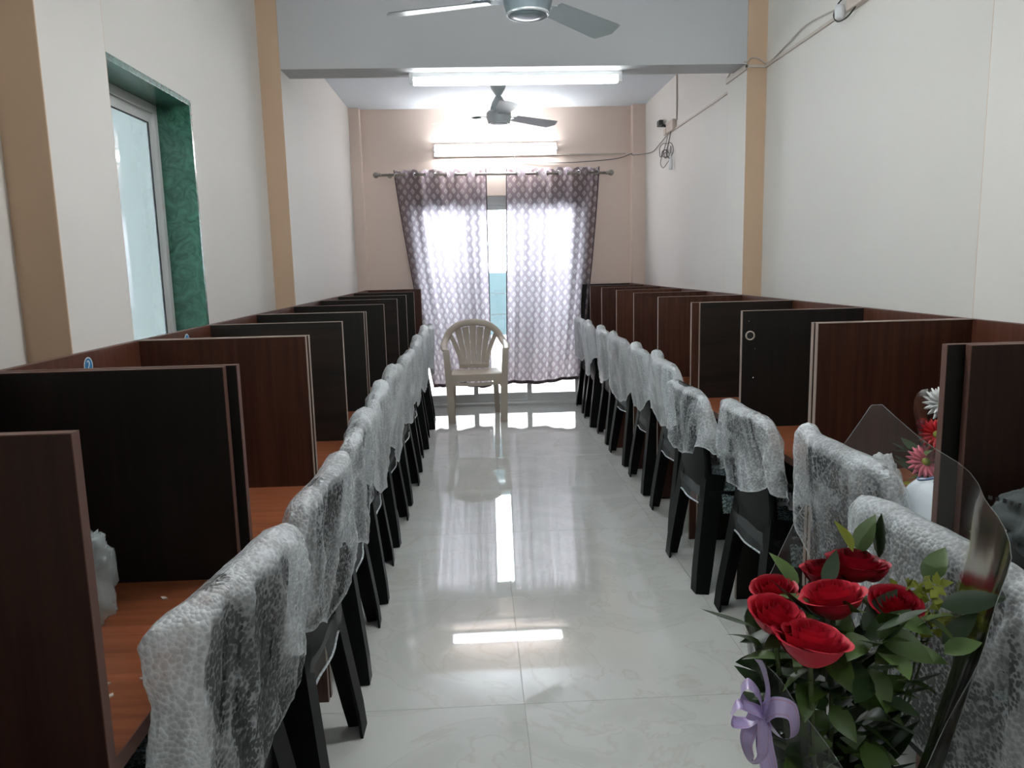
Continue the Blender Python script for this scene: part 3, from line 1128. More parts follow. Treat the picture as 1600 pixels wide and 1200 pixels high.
def place_chair(x, y, rz, label, film_strip, seat_film, group):
    t = thing('plastic_chair', label, 'chair', (x, y, 0), rz, group)
    for nm, me in CP:
        link(nm, me, t)
    if film_strip:
        f = MB()
        f.grid(lambda u, v: ((u - .5) * .33, back_y((u - .5) * .33, .40 + v * .1) - .042 + .012 * v + .004 * sin(u * 9 + v * 3), .355 + v * .085 + .012 * u), 14, 6)
        f.obj('film_strip', MT['strip'], t, smooth=True)
        MB().tube([((u / 8 - .5) * .33, back_y((u / 8 - .5) * .33, .40) - .042 + .004 * sin(u / 8 * 9), .355 + .012 * u / 8) for u in range(9)], .0036, 6).obj('film_edge', MT['milky'], t, smooth=True)
    if seat_film:
        f = MB()
        f.grid(lambda u, v: ((u - .5) * .44, -.13 + v * .33, .445 + .012 * noise.noise(Vector((u * 5, v * 5, 1))) - (.10 * max(0, abs(u - .5) - .44) / .06)), 20, 14)
        f.obj('seat_film', MT['seatfilm'], t, smooth=True)
    return t


LCH = [1.325, 1.955, 2.645, 3.27, 3.94, 4.62, 5.335, 6.01, 6.74]
LCX = [-.648, -.635, -.655, -.665, -.665, -.655, -.66, -.655, -.645]
RCH = [1.335, 2.02, 2.66, 3.25, 3.955, 4.64, 5.32, 5.96, 6.61, 7.24]
RCX = [1.075, 1.225, 1.185, 1.135, 1.215, 1.225, 1.225, 1.225, 1.205, 1.22]
LW_ = [  # material, ztop, zhem, halfwidth, flare, tilt, peak, seed, crumple
    ('clear', .905, .48, .240, .035, .0, None, 11, 1.3), ('clear', .885, .49, .250, .01, .010, None, 12, 1.1),
    ('half', .880, .46, .245, .01, .012, None, 13, 1.1), ('milky', .885, .47, .245, .02, .0, (.5, .02), 14, 1.0),
    ('milky', .89, .45, .250, .015, .0, (-.4, .03), 15, 1.0), ('milky', .895, .47, .245, .015, .0, None, 16, .9),
    ('milky', .90, .40, .250, .02, .0, (.3, .03), 17, 1.0), ('milky', .91, .44, .245, .02, .0, (.2, .04), 18, 1.0), ('milky', .90, .45, .245, .02, .0, None, 19, 1.0)]
RW_ = [
    ('clear', .895, .52, .285, .02, .0, None, 31, 1.0), ('clear', .885, .53, .252, .01, .0, (-.85, .03), 32, .9),
    ('half', .875, .55, .255, .005, .0, None, 33, 1.2), ('half', .865, .54, .255, .005, .0, None, 34, 1.2),
    ('milky', .885, .50, .250, .01, .0, (-.75, .04), 35, 1.1), ('milky', .880, .49, .250, .01, .0, (-.2, .03), 36, 1.0),
    ('milky', .885, .45, .250, .03, .0, (-.6, .03), 37, 1.0), ('milky', .885, .46, .245, .02, .0, (-.3, .03), 38, 1.0),
    ('milky', .890, .46, .245, .02, .0, (.2, .03), 39, 1.0), ('milky', .890, .46, .245, .02, .0, None, 40, 1.0)]
random.seed(5)
for row, ys, xs, rz, ws in (('left', LCH, LCX, pi / 2, LW_), ('right', RCH, RCX, -pi / 2, RW_)):
    for i, y in enumerate(ys):
        rr = rz + random.uniform(-.05, .05)
        if (row, i) == ('left', 0):
            rr = rz - .12
        if (row, i) == ('right', 0):
            rr = rz + .05
        if i == 0:
            w1 = 'nearest the viewer in the %s row' % row
            lab = 'black plastic chair %s' % w1
            wl_ = 'bubble wrap on the chair back %s' % w1
        elif i == len(ys) - 1:
            w1 = 'farthest from the viewer in the %s row' % row
            lab = 'black plastic chair %s' % w1
            wl_ = 'milky bubble wrap on the chair %s' % w1
        else:
            lab = '%s black plastic chair from the viewer in the %s row' % (ORD[i], row)
            wl_ = '%s bubble-wrap back cover from the viewer, on the %s row of chairs' % (ORD[i], row)
        place_chair(xs[i], y, rr, lab, i > 0 and i < 7, i < 4, 'black plastic chairs of the %s row' % row)
        k = ws[i]
        me = wrap_mesh(k[7], k[0], k[1], k[2], k[3], k[4], k[5], k[8], k[6], spike=(-1, .03, .97) if (row, i) == ('left', 0) else None)
        tag(link('bubble_wrap_cover', me, None, (xs[i], y, 0), rr), wl_, 'bubble wrap', 'bubble-wrap covers of the %s row of chairs' % row)

# ------------------------------------------------------------------ beige armchair at the end of the aisle


def armchair(loc, rz):
    """local: front towards -y"""
    t = thing('plastic_armchair', 'beige moulded plastic armchair standing alone before the curtains', 'chair', loc, rz)
    B = MT['beige']
    # front legs, L section, running up into the arms
    for s in (-1, 1):
        b = MB()
        b.sweep(smoothpath([(s * .240, -.22, .0), (s * .246, -.215, .20), (s * .256, -.20, .44), (s * .266, -.185, .60), (s * .268, -.17, .655)], 4),
                lambda q: [(x * s, y) for x, y in [(-.040 + .012 * q, -.020), (.026, -.020), (.026, .034), (.017, .034), (.017, -.011), (-.040 + .012 * q, -.011)]], (1, 0, 0))
        l_ = b.obj('front_leg', B, t)
        MB().box((-.022, -.016, 0), (.016, .022, .045)).obj('foot_tip', MT['footgrey'], l_, (s * .240, -.222, 0), bevel=.003)
        b = MB()
        b.sweep(smoothpath([(s * .215, .26, 0), (s * .205, .225, .22), (s * .195, .20, .43)], 4), [(x * s, y) for x, y in [(-.024, -.02), (.024, -.02), (.024, .02), (.015, .02), (.015, -.012), (-.024, -.012)]], (1, 0, 0))
        b.obj('rear_leg', B, t)
    # seat and front apron
    st = MB()

    def seat(u, v):
        x = (u - .5) * 2
        y = -.235 + v * .44
        w = .228 - .030 * v
        z = .452 - .016 * (1 - x * x) * (1 - .5 * v) - .02 * max(0, (.12 - v) / .12) ** 2 - .012 * v
        return (x * w, y, z)
    st.grid(seat, 18, 16)
    st.grid(lambda u, v: (lambda p: (p[0], p[1], p[2] - .010))(seat(u, v)), 18, 16)
    st.obj('seat', B, t, smooth=True)

    def apron(u, v):
        x = (u - .5) * 2
        arch = .060 + .13 * max(0, (abs(x) - .72) / .28) ** 2
        z0 = .44
        return (x * .235, -.236 - .004 * v, z0 - v * arch)
    ap = MB().grid(apron, 24, 4)
    ap.grid(lambda u, v: (lambda p: (p[0], p[1] + .012, p[2]))(apron(u, v)), 24, 4)
    ap.obj('apron', B, t, smooth=True)
    lower = MB()
    lower.sweep([((u / 12 - .5) * .46, -.232, .362 - .012 * sin(pi * u / 12) + .0) for u in range(13)], [(-.010, -.014), (.010, -.014), (.010, .014), (-.010, .014)], (0, 1, 0))
    lower.obj('apron_rail', B, t)
    # arms: from the front leg tops sweeping into the back arch
    ar = MB()
    P_ = [(-.272, -.19, .655), (-.285, -.06, .675), (-.280, .08, .69), (-.262, .165, .72), (-.225, .215, .785), (-.150, .245, .845), (-.06, .262, .868), (0, .265, .872)]
    full = P_ + [(-x, y, z) for x, y, z in P_[-2::-1]]

    def sec(q):
        k = abs(q - .5) * 2
        a = .030
        c = .010 + .016 * (1 - k)
        return [(-a, -c * .5), (-a * .5, -c), (a * .5, -c), (a, -c * .5), (a, c * .5), (a * .5, c), (-a * .5, c), (-a, c * .5)]
    pts = smoothpath(full, 5)
    n = len(pts)
    # section frame: keep 'a' roughly horizontal on the arms and vertical on the back
    vs = []
    sc_n = 8
    for i, p in enumerate(pts):
        tt = (pts[min(i + 1, n - 1)] - pts[max(i - 1, 0)]).normalized()
        q = i / (n - 1)
        k = max(0.0, min(1.0, (abs(q - .5) - .14) / .2))
        wdir = Vector((0, .15, 1)).lerp(Vector((1 if p.x > 0 else -1, 0, .15)), k)
        a = (wdir - tt * wdir.dot(tt)).normalized()
        if p.x < 0 and k > .5:
            pass
        b2 = tt.cross(a)
        for x, y in sec(q):
            vs.append(p + a * x + b2 * y)
    fs = []
    for j in range(n - 1):
        for k in range(sc_n):
            a, b2 = j * sc_n + k, j * sc_n + (k + 1) % sc_n
            fs.append((a, b2, b2 + sc_n, a + sc_n))
    fs += [tuple(range(sc_n)), tuple(range((n - 1) * sc_n, n * sc_n))]
    MB().add(vs, fs).obj('arm_and_back_rim', B, t, smooth=True)
    # back slats fanning out
    xb = [-.105, -.055, -.004, .050, .102]
    for k in range(5):
        f = (k - 2)
        sl = MB()
        pts = []
        for i in range(9):
            q = i / 8
            x = f * (.042 + .030 * q ** 1.3)
            z = .455 + .385 * q - .012 * abs(f) * q
            y = .205 + .055 * q + .02 * sin(pi * q) * (1 - abs(f) * .2)
            pts.append((x, y, z))
        sl.sweep(pts, lambda q: [(-.0182 - .0135 * q, -.005), (.0182 + .0135 * q, -.005), (.0182 + .0135 * q, .005), (-.0182 - .0135 * q, .005)], (1, 0, 0))
        sl.obj('back_slat', B, t)
    for f in (-1, 1):
        sl = MB()
        pts = []
        for i in range(9):
            q = i / 8
            pts.append((f * (.118 + .098 * q ** 1.6), .205 + .035 * q, .46 + .30 * q))
        sl.sweep(pts, [(-.020, -.006), (.020, -.006), (.020, .006), (-.020, .006)], (1, 0, 0))
        sl.obj('back_stile', B, t)
    MB().sweep([(-.14, .20, .462), (0, .212, .462), (.14, .20, .462)], [(-.02, -.008), (.02, -.008), (.02, .008), (-.02, .008)], (0, 0, 1)).obj('back_foot_rail', B, t)
    return t


armchair((-.022, 6.985, 0), math.radians(3))

# ------------------------------------------------------------------ wiring on the right wall
CZ = 2.468
cx = WR - .006
c = thing('cable_conduit', 'thin painted conduit running along the right wall past the pillar', 'conduit', (WR, 0, CZ))
MB().box((-.012, 2.205, -.007), (0, 4.445, .007)).obj('conduit_run', MT['conduit'], c)
MB().box((-.124, 4.433, -.007), (0, 4.445, .007)).obj('conduit_bend', MT['conduit'], c)
MB().box((-.124, 4.433, -.018), (-.112, 4.785, .012)).obj('conduit_run', MT['conduit'], c)
MB().box((-.012, 4.785, -.007), (0, 6.42, .007)).obj('conduit_run', MT['conduit'], c)
tag(MB().box((-.012, -.007, 0), (0, .007, .36)).obj('conduit_drop', MT['conduit'], None, (WR, 6.37, 2.53), bevel=.001), 'vertical conduit dropping from the ceiling to the right wall junction box', 'conduit')
jb = thing('junction_box', 'ivory junction box with dangling wires on the right wall, near the back', 'junction box', (WR, 6.50, 2.50))
MB().box((-.035, -.11, -.04), (0, .11, .045)).obj('box', MT['ivory'], jb, bevel=.006)
MB().box((-.042, .10, -.045), (0, .17, .005)).obj('socket', MT['ivory'], jb, bevel=.006)
for k in range(3):
    MB().lathe([(.005, 0), (.005, -.004)], 8, (-.034, -.06 + .06 * k, .02), axis='x').obj('screw', MT['steel'], jb)
ad = thing('power_adapter', 'small black power adapter plugged in beside the junction box', 'adapter', (WR, 6.80, 2.575))
MB().box((-.055, -.04, -.02), (-.018, .045, .028)).obj('body', MT['wireblk'], ad, bevel=.005)
MB().box((-.045, -.085, -.035), (-.02, -.035, -.012)).obj('plug', MT['wireblk'], ad, bevel=.004)
MB().box((-.021, -.085, -.04), (0, -.06, -.02)).obj('plug_stem', MT['wireblk'], ad)
cab = smoothpath([(WR - .01, 6.63, 2.465), (WR - .012, 6.95, 2.42), (WR - .014, 7.25, 2.40), (WR - .13, 7.50, 2.415), (WR - .14, 7.52, 2.43), (1.42, YB - .012, 2.40), (1.1, YB - .012, 2.375), (.8, YB - .012, 2.37), (.55, YB - .012, 2.385), (.42, YB - .012, 2.42), (.40, YB - .014, 2.478)], 6)
tag(MB().tube(cab, .0042, 6).obj('lamp_cable', MT['cable'], smooth=True), 'thin grey cable sagging from junction box to back wall lamp', 'cable')
# cable casing beside the lamp
tag(MB().box((.40, YB - .012, 2.440), (1.50, YB, 2.452)).obj('wall_conduit', MT['conduit']), 'slim conduit strip on the back wall right of the lamp', 'conduit')
# coil of wire and lamp holder
co = thing('wire_coil', 'loose coil of thin black wire hanging from the right wall', 'wire', (WR, 6.62, 2.32))
pts = []
random.seed(4)
pts += [(-.02, -.02, .13), (-.03, .02, .05)]
for k in range(34):
    a = k * .62
    r_ = (.17 if k < 12 else .10) * (1 - .012 * k) * (1 + .2 * sin(k * 1.7))
    pts.append((-.025 - .012 * sin(k * .9), .02 + r_ * cos(a) * 1.1, -.02 + r_ * sin(a) * (.62 if k < 12 else .4)))
MB().tube(smoothpath(pts, 4), .0030, 5).obj('coil', MT['wireblk'], co, smooth=True)
MB().tube(smoothpath([(-.02, -.13, .15), (-.03, -.09, .05), (-.03, -.02, -.02), (-.03, -.13, -.08)], 6), .004, 5).obj('lead', MT['wireblk'], co, smooth=True)
lh = thing('lamp_holder', 'white tubular adapter hanging below the wire coil, right wall', 'lamp holder', (WR, 6.47, 2.20))
MB().lathe([(.013, -.05), (.016, -.046), (.016, .02), (.012, .035), (.010, .06)], 16, (-.026, 0, 0)).obj('body', MT['white'], lh, smooth=True)
MB().lathe([(.004, .08), (.004, .14)], 8, (-.026, 0, 0)).obj('lead', MT['wireblk'], lh)
# near junction on the right wall, cut by the frame
j2 = thing('junction_box', 'ivory junction box high on the right wall, at the upper frame edge', 'junction box', (WR, 3.36, 2.50))
MB().box((-.035, -.10, -.05), (0, .09, .05)).obj('box', MT['ivory'], j2, bevel=.006)
MB().box((-.03, -.19, -.035), (0, -.10, .03)).obj('socket', MT['ivory'], j2, bevel=.006)
MB().lathe([(.014, -.04), (.020, -.034), (.022, .0), (.016, .02)], 14, (-.03, .155, -.022)).obj('bulb_socket', MT['white'], j2, smooth=True)
MB().tube(smoothpath([(-.02, .02, -.045), (-.03, .08, -.075), (-.035, .16, -.07), (-.035, .20, -.03), (-.03, .16, .012), (-.02, .09, .02)], 6), .0035, 5).obj('wire_loop', MT['wireblk'], j2, smooth=True)
tag(MB().tube(smoothpath([(WR - .010, 3.56, 2.50), (WR - .012, 3.9, 2.53), (WR - .012, 4.15, 2.50), (WR - .010, 4.40, 2.478), (WR - .06, 4.42, 2.505), (WR - .10, 4.425, 2.51), (WR - .125, 4.43, 2.49), (WR - .125, 4.60, 2.515), (WR - .124, 4.75, 2.48)], 6), .0038, 6).obj('loose_cable', MT['conduit'], smooth=True), 'loose pale cable arching over the right-hand pillar', 'cable')

# ------------------------------------------------------------------ things on the desks


def petal_ring(mb, n, r0, r1, w, droop, z, mi=0, rot=0, lift=.0):
    for k in range(n):
        a = 2 * pi * k / n + rot
        ca, sa = cos(a), sin(a)

        def pt(u, v):
            r = r0 + (r1 - r0) * u
            y = (v - .5) * w * sin(pi * min(.97, .18 + u * .80)) ** .8
            zz = z + lift * u - droop * u * u + .004 * (1 - (2 * v - 1) ** 2)
            return (r * ca - y * sa, r * sa + y * ca, zz)
        mb.grid(pt, 5, 2, mi)


def gerbera(parent, loc, m, tilt, R=.045):
    mb = MB()
    petal_ring(mb, 18, .008, R, .0125, .010, 0, 0, 0, .010)
    petal_ring(mb, 16, .007, R * .85, .012, .004, .004, 0, .2, .012)
    o = mb.obj('gerbera', m, parent, loc, smooth=True)
    o.rotation_euler = tilt
    MB().lathe([(.001, .016), (.008, .014), (.011, .008), (.009, .0), (.004, -.02)], 14).obj('flower_centre', MT['leafyel'], o, smooth=True)
    return o


def leaf_mesh(L, W, curl, m):
    def pt(u, v):
        w = W * sin(pi * min(1, u ** .8)) ** .9
        y = (v - .5) * 2 * w
        return (L * u, y, curl * L * u * u * -1 + .25 * abs(y))
    return MB().grid(pt, 6, 2).mesh('leaf', m, smooth=True)


LEAFS = [leaf_mesh(.062, .017, .25, MT['leaf']), leaf_mesh(.07, .015, -.12, MT['leafdark']), leaf_mesh(.055, .016, .45, MT['leaf']), leaf_mesh(.05, .012, .2, MT['leafyel'])]

gb = thing('gerbera_bouquet', 'small bouquet of white, red and pink gerberas on a right-hand desk', 'flowers', (1.20, 1.86, DESK))
gerbera(gb, (-.018, 0, .285), MT['gwhite'], (.9, -.45, .2), .050)
gerbera(gb, (-.030, .0, .205), MT['gred'], (.7, -.8, .5), .046)
gerbera(gb, (-.068, -.02, .140), MT['gpink'], (.95, -.25, .1), .048)
gerbera(gb, (.055, -.01, .20), MT['gpink'], (.8, .3, .0), .046)
random.seed(21)
for k in range(26):
    a = random.uniform(0, 2 * pi)
    o = link('leaf', random.choice(LEAFS), gb, (-.03 + .05 * cos(a) * random.random(), .0 + .03 * sin(a), random.uniform(.06, .21)))
    o.rotation_euler = (random.uniform(-.6, .6), random.uniform(-.9, .2), a)
for k in range(5):
    MB().tube([(.0 + .01 * k - .02, .0, 0.0), (-.05 + .03 * k, -.01, .2)], .003, 6).obj('stem', MT['stem'], gb)


def bouq_sleeve(u, v):
    a = 2 * pi * u
    r = .022 + .058 * v
    z = .02 + v * (.20 + .10 * max(0, cos(a - 1.9)))
    return (r * cos(a) - .01, r * .6 * sin(a), z)


MB().grid(bouq_sleeve, 24, 6, closeu=True).obj('sleeve', MT['cello'], gb, smooth=True)

# white packet at the desk edge
pk = thing('white_packet', 'white plastic packet with blue print at a right-hand desk edge', 'packet', (1.135, 1.755, DESK))


def pack(u, v, s):
    x, y = (u - .5) * 2, (v - .5) * 2
    e = (max(0, 1 - x ** 4) * max(0, 1 - y ** 4)) ** .5
    n_ = noise.noise(Vector((x * 2.3, y * 2.3, 3.0))) * .010
    return (x * .075, y * .095, (.068 if s else 0.001) + (.050 + n_) * e * (1 if s else 0) - (.066 * (1 - e) if s else 0))


pm = MB().grid(lambda u, v: pack(u, v, 1), 20, 24).grid(lambda u, v: pack(u, v, 0), 20, 24)
po = pm.obj('body', MT['packet'], pk, smooth=True)
for cxx, cyy, rx, ry in ((-.028, .035, .020, .016), (-.020, -.008, .017, .010)):
    d = MB()
    ring = []
    for k in range(25):
        a = 2 * pi * k / 24
        q = pack((cxx + rx * cos(a)) / .15 + .5, (cyy + ry * sin(a)) / .19 + .5, 1)
        ring.append((q[0], q[1], q[2] + .0015))
    if ry > .012:
        d.tube(ring, .0022, 6, caps=False)
    else:
        q = pack(cxx / .15 + .5, cyy / .19 + .5, 1)
        d.add([(q[0], q[1], q[2] + .002)] + ring[:-1], [(0, k + 1, (k + 1) % 24 + 1) for k in range(24)])
    d.obj('blue_print', MT['packblue'], po)


def blob(name, m, parent, loc, dim, seed, rough=.18, freq=7.0, n=(40, 28), flat=True, power=.8):
    off = Vector((seed * 3.1, seed * 1.7, seed))

    def pt(u, v):
        a, b = 2 * pi * u, pi * (v - .5) * .998
        cb, sb = abs(cos(b)) ** power, abs(sin(b)) ** power * (1 if b > 0 else -1)
        d = Vector((cb * cos(a), cb * sin(a), sb))
        nn = noise.noise(d * freq * .35 + off) * rough + noise.noise(d * freq + off) * rough * .55 + abs(noise.noise(d * freq * 1.9 + off)) * rough * .35
        q = d * (1 + nn)
        z = q.z * dim[2]
        if flat:
            z = max(-dim[2] * .8, z)
        return (q.x * dim[0], q.y * dim[1], z + (dim[2] * .8 if flat else 0))
    return MB().grid(pt, n[0], n[1], closeu=True).obj(name, m, parent, loc, smooth=True)


tag(blob('crumpled_plastic_bag', MT['half'], None, (-.775, 1.42, DESK), (.055, .065, .105), 5, .45, 5.0), 'crumpled clear plastic bag on the left desk behind the nearest partition', 'plastic bag')
tag(blob('wrap_corner_blob', MT['milky'], None, (1.10, 1.985, DESK), (.042, .05, .062), 9, .35, 5.0), 'milky film blob added for a bulging bubble-wrap corner, right desk', 'plastic film')  # blob added for the bulging wrap corner of the second right-hand chair

# backpack on the nearest right-hand desk
bk = thing('backpack', 'dark grey-green backpack on the nearest right-hand desk, cut by the frame', 'backpack', (1.185, 1.40, DESK))
blob('body', MT['bagcloth'], bk, (0, 0, 0), (.15, .14, .105), 3, .26, 4.5, (56, 40), power=.6)
blob('pocket', MT['bagcloth'], bk, (-.10, .02, 0), (.075, .10, .07), 7, .25, 5.0)
MB().sweep(smoothpath([(-.145, .10, .13), (-.165, .0, .105), (-.16, -.10, .07), (-.10, -.16, .03)], 6), [(-.016, -.004), (.016, -.004), (.016, .004), (-.016, .004)], (0, 0, 1)).obj('strap', MT['bagstrap'], bk)
MB().tube(smoothpath([(-.150, .0, .125), (-.165, .0, .130), (-.176, .0, .122), (-.180, .0, .095), (-.176, .0, .082), (-.160, .0, .078), (-.153, .0, .086), (-.150, .0, .122)], 6), .0026, 6).obj('carabiner', MT['steel'], bk, smooth=True)
zp = MB()
for k in range(11):
    q = k / 10
    zp.box((-.15 + .004 * k, .05 - .016 * k, .168 + .002 * sin(5 * q)), (-.147 + .004 * k, .058 - .016 * k, .176 + .002 * sin(5 * q)))
zp.obj('zip', MT['steel'], bk)

# scraps on the left desk
random.seed(14)
SC = [(-.600, 1.36, 'scrapy', .020), (-.66, 1.52, 'scrapw', .014), (-.575, 1.24, 'scrapw', .010), (-.62, 1.19, 'scrapw', .007), (-.64, 1.16, 'scrapw', .006),
      (-.60, 1.15, 'scrapw', .012), (-.57, 1.20, 'scrapw', .006), (-.70, 1.28, 'scrapw', .007), (-.63, 1.11, 'scrapw', .014), (-.66, 1.22, 'scrapy', .006)]
labs = ['yellow wood chip on the nearest visible left desk', None]
for k, (x, y, m_, L) in enumerate(SC):
    a = random.uniform(0, pi)
    w_ = L * .28 + .001
    s = MB().add([(-L / 2, -w_, 0), (L / 2, -w_ * .6, 0), (L / 2 + .002, w_, 0), (-L / 2 + .003, w_ * .8, 0), (-L / 2, -w_, .003), (L / 2, -w_ * .6, .0022), (L / 2 + .002, w_, .003), (-L / 2 + .003, w_ * .8, .0024)],
                 [(0, 3, 2, 1), (4, 5, 6, 7), (0, 1, 5, 4), (1, 2, 6, 5), (2, 3, 7, 6), (3, 0, 4, 7)])
    o = s.obj('wood_chip', MT[m_], None, (x, y, DESK), a)
    tag(o, 'long yellow wood chip on the left desk beside the bubble wrap' if k == 0 else 'tiny pale scrap littering the nearest visible left desk', 'wood chip', 'scraps on the left desk')

# ------------------------------------------------------------------ rose bouquet in the foreground
SZ = .43
stool = thing('stool', 'black plastic stool under the rose bouquet', 'stool', (.475, .93, 0))
MB().lathe([(.02, SZ - .03), (.135, SZ - .03), (.15, SZ - .02), (.15, SZ - .006), (.14, SZ)], 28).obj('seat', MT['black'], stool, smooth=False)
for k in range(4):
    a = pi / 4 + k * pi / 2
    MB().sweep([(.10 * cos(a), .10 * sin(a), SZ - .03), (.145 * cos(a), .145 * sin(a), 0)], [(-.02, -.012), (.02, -.012), (.02, .012), (-.02, .012)], (-sin(a), cos(a), 0)).obj('leg', MT['black'], stool)

BQ = Vector((.475, .93, SZ))
bq = thing('rose_bouquet', 'bouquet of red roses in clear cellophane with lavender ribbon, foreground right', 'flowers', BQ)


def rose_mesh(R, seed, mats):
    random.seed(seed)
    mb = MB()
    layers = [(3, .13, 1.0, 0.0), (3, .25, 1.0, .05), (4, .40, .99, .12), (5, .57, .95, .25), (5, .75, .88, .42), (6, .93, .76, .62)]
    for li, (n, rad, hgt, fl_) in enumerate(layers):
        for k in range(n):
            a0 = 2 * pi * (k + .37 * li) / n + random.uniform(-.15, .15)
            span = 2 * pi / n * 1.45
            rr, hh = rad * R * random.uniform(.96, 1.04), hgt * R * random.uniform(.96, 1.04)

            def pt(u, v, a0=a0, span=span, rr=rr, hh=hh, fl_=fl_, li=li):
                t = (u - .5) * 2
                edge = 1 - .16 * abs(t) ** 3
                h = v * edge
                lip = max(0, (h - .70) / .30) ** 1.5
                r = rr * (.35 + .65 * sin(min(1, h * 1.25) * pi / 2)) + fl_ * R * .34 * lip
                r *= 1 + .05 * t          # one edge tucks under the next petal
                z = -R * .42 + hh * h * 1.18 - fl_ * R * .20 * lip * lip
                a = a0 + t * span / 2
                return (r * cos(a), r * sin(a), z)
            mb.grid(pt, 7, 7, 1 if li >= 3 else 0)
    # bud core
    mb.lathe([(.03 * R, .62 * R), (.10 * R, .55 * R), (.13 * R, .2 * R), (.10 * R, -.2 * R)], 10)
    return mb.mesh('rose', mats, smooth=True)


RM_ = [rose_mesh(.036, 1, [MT['rose'], MT['roseedge']]), rose_mesh(.036, 2, [MT['rose'], MT['rose']]), rose_mesh(.036, 3, [MT['rosedark'], MT['rose']])]
ROSES = [(.408, 1.00, .925, 1, .82, (.15, -.10)), (.378, .92, .925, 0, 1.0, (.25, -.18)), (.400, .862, .915, 0, 1.18, (.12, -.06)), (.470, .950, .930, 0, 1.12, (.22, .05)),
         (.566, .97, .910, 1, .92, (.20, .28)), (.548, 1.05, .935, 2, 1.05, (-.05, .10)), (.508, 1.06, .920, 2, .88, (.05, 0)), (.580, 1.055, .925, 2, .70, (0, .3))]
for k, (x, y, z, mi, sc, (tx, ty)) in enumerate(ROSES):
    o = link('rose', RM_[mi], bq, Vector((x, y, z)) - BQ)
    o.scale = (sc, sc, sc)
    o.rotation_euler = (tx, ty, k * 1.3)
    MB().tube(smoothpath([Vector((x, y, z - .02)) - BQ, Vector((x * .7 + .475 * .3, y * .7 + .93 * .3, z - .2)) - BQ, Vector(((x - .475) * .1, (y - .93) * .1, .02))], 6), .0032, 6).obj('stem', MT['stem'], bq)
random.seed(33)
for k in range(285):
    # upper leaves between the blooms, lower ones down the sleeve
    upper = k < 46
    a = random.uniform(0, 2 * pi)
    if upper:
        rr = random.uniform(.02, .13)
        z = random.uniform(.86, .935) - SZ
    else:
        z = random.uniform(.55, .88) - SZ
        rr = random.uniform(.15, .70) * (.05 + .085 * (z + SZ - .45) / .48)
    me = random.choice((LEAFS[0], LEAFS[1], LEAFS[1], LEAFS[2])) if upper else random.choice((LEAFS[1], LEAFS[1], LEAFS[0]))
    o = link('leaf', me, bq, (rr * cos(a) + (.01 if upper else 0), rr * .8 * sin(a) + .01, z))
    o.rotation_euler = (random.uniform(-.7, .7), random.uniform(-.9, .5), a + random.uniform(-.8, .8))
    s_ = random.uniform(.75, 1.15) if upper else random.uniform(.75, 1.12)
    o.scale = (s_, s_, s_)
# tall sprigs
for (x, y, z, rx, ry, rz, li) in ((.560, 1.06, .955, .2, -1.3, .3, 0), (.585, 1.05, .95, .1, -1.45, 0, 1), (.535, 1.03, .97, 0, -1.1, 2.2, 3), (.63, 1.0, .93, .2, -1.0, .5, 0), (.44, 1.0, .93, .2, -.9, 2.0, 0), (.45, .96, .92, .1, -.7, 3.0, 2)):
    o = link('leaf', LEAFS[li], bq, Vector((x, y, z)) - BQ)
    o.rotation_euler = (rx, ry, rz)
# yellow-green filler sprig
fs_ = MB()
random.seed(8)
for k in range(80):
    c0 = Vector((.612 + random.uniform(-.03, .03), .975 + random.uniform(-.03, .03), .905 + random.uniform(-.04, .035))) - BQ
    d = Vector((random.uniform(-1, 1), random.uniform(-1, 1), random.uniform(0, 1))).normalized()
    q = d.orthogonal().normalized() * .0065
    fs_.add([c0, c0 + d * .010 + q, c0 + d * .022, c0 + d * .010 - q], [(0, 1, 2, 3)])
fs_.obj('filler_flowers', MT['leafyel'], bq)
for k in range(4):
    MB().tube([Vector((.60 + .01 * k, .975, .90)) - BQ, Vector((.02, .0, .05))], .0016, 5).obj('stem', MT['stem'], bq)


# cellophane: a folded cone whose back corner stands up
def cello(u, v):
    a = 2 * pi * u
    ca, sa = cos(a), sin(a)
    # centre drifts from the tied foot to the mouth
    zlow = .02
    mouth = .50 + .06 * cos(a - .3) + .215 * max(0, 1 - abs(((a - 1.10 + pi) % (2 * pi)) - pi) / .95) + .07 * math.exp(-((((a - .15 + pi) % (2 * pi)) - pi) / .5) ** 2)
    mouth -= .20 * math.exp(-((((a + pi / 2 + pi) % (2 * pi)) - pi) / .75) ** 2)
    z = zlow + (mouth - zlow) * v
    r = .040 + .105 * min(1.15, z / .50) ** .85
    ex = 1 + .02 * max(0, ca)
    fold = 1 + .05 * sin(3 * a + 1.0) * v + .018 * sin(11 * a + 4 * v)
    return (r * ca * ex * fold * 1.08 + .028 * v, r * sa * fold * .95 + .01 * v, z)


ce = MB().grid(cello, 72, 22, closeu=True).obj('cellophane', MT['cello'], bq, smooth=True)
rim = MB().tube([cello(k / 72, .999) for k in range(73)], .0006, 5, caps=False)
rim.obj('cellophane_edge', MT['celloedge'], ce, smooth=True)

# ribbon bow on the left of the sleeve
RC = Vector((.335, .842, .845)) - BQ


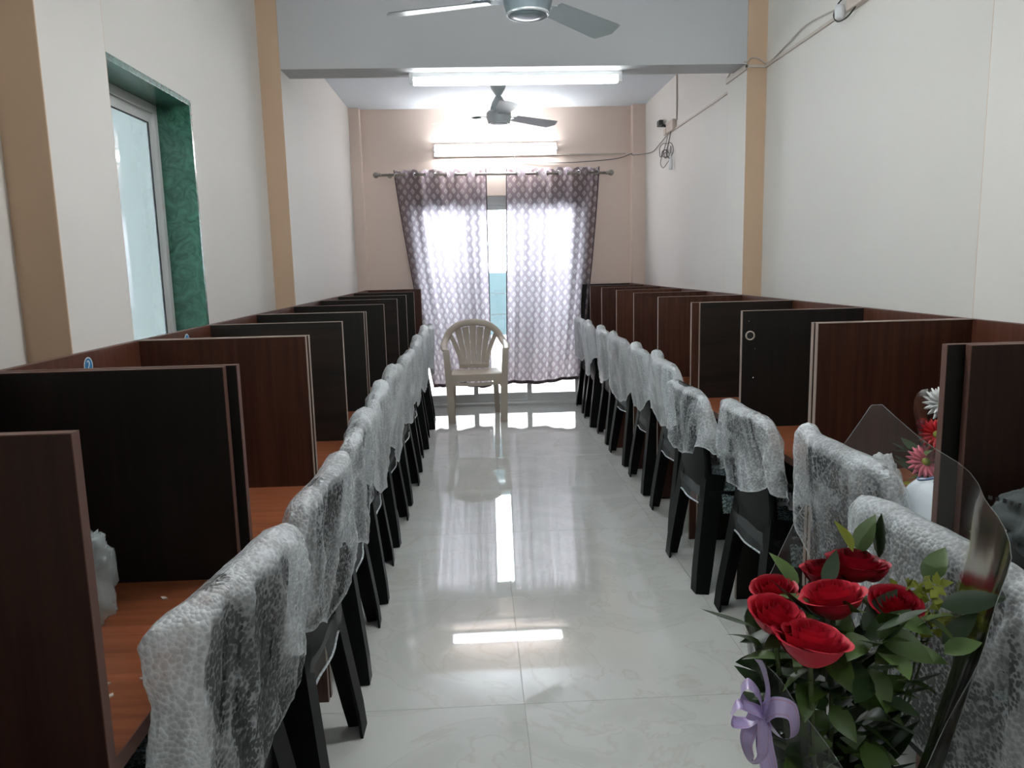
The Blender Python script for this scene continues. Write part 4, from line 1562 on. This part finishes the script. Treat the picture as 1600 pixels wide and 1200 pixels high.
def ribbon(path, w, twist0=0.0, twist1=0.0, stripes=True):
    P_ = smoothpath(path, 7)
    n = len(P_)
    rows = []
    for i, p in enumerate(P_):
        t = (P_[min(i + 1, n - 1)] - P_[max(i - 1, 0)]).normalized()
        # ribbon width direction: across the loop plane (x-z), i.e. mostly along y
        wd = Vector((.35, 1, .15))
        wd = (wd - t * wd.dot(t)).normalized()
        ang = twist0 + (twist1 - twist0) * i / (n - 1)
        nd = t.cross(wd)
        wd = wd * cos(ang) + nd * sin(ang)
        rows.append((p, wd, nd))
    b = MB()
    vs, fs, ms = [], [], []
    cuts = [-1, -.72, -.66, .66, .72, 1]
    for p, wd, nd in rows:
        for c_ in cuts:
            vs.append(p + wd * (w / 2 * c_))
    k = len(cuts)
    for j in range(n - 1):
        for i in range(k - 1):
            fs.append((j * k + i, j * k + i + 1, (j + 1) * k + i + 1, (j + 1) * k + i))
            ms.append(1 if i in (1, 3) else 0)
    b.v, b.f, b.m = [tuple(v) for v in vs], fs, ms
    o = b.obj('ribbon_loop', [MT['ribbon'], MT['ribbonline']], bq, RC, smooth=True)
    o.scale = (.80, .80, 1.0)
    return o


ribbon([(0, 0, 0), (-.012, -.01, .030), (-.030, -.012, .046), (-.038, -.005, .030), (-.020, 0, .008), (0, 0, 0)], .024)
ribbon([(0, 0, 0), (-.020, -.01, .012), (-.046, -.014, .020), (-.052, -.008, -.002), (-.024, 0, -.010), (0, 0, 0)], .022)
ribbon([(0, 0, 0), (.012, -.016, .016), (.034, -.024, .012), (.040, -.020, -.020), (.022, -.012, -.026), (0, 0, -.004)], .026, .6, .6)
ribbon([(0, 0, 0), (-.006, -.018, -.012), (-.010, -.026, -.040), (-.022, -.02, -.052), (-.028, -.008, -.030), (-.010, 0, 0)], .026, .8, .8)
ribbon([(0, 0, 0), (.002, -.012, -.035), (.010, -.014, -.075), (.006, -.010, -.115), (.014, -.008, -.150)], .020, .9, 1.6)
ribbon([(0, 0, 0), (-.008, -.010, -.03), (.002, -.02, -.07), (.016, -.016, -.11), (.010, -.008, -.16)], .018, .4, 1.9)
ribbon([(.0, .0, 0), (.006, 0, .028), (.000, .004, .055), (-.010, .002, .07)], .016, .2, .9)
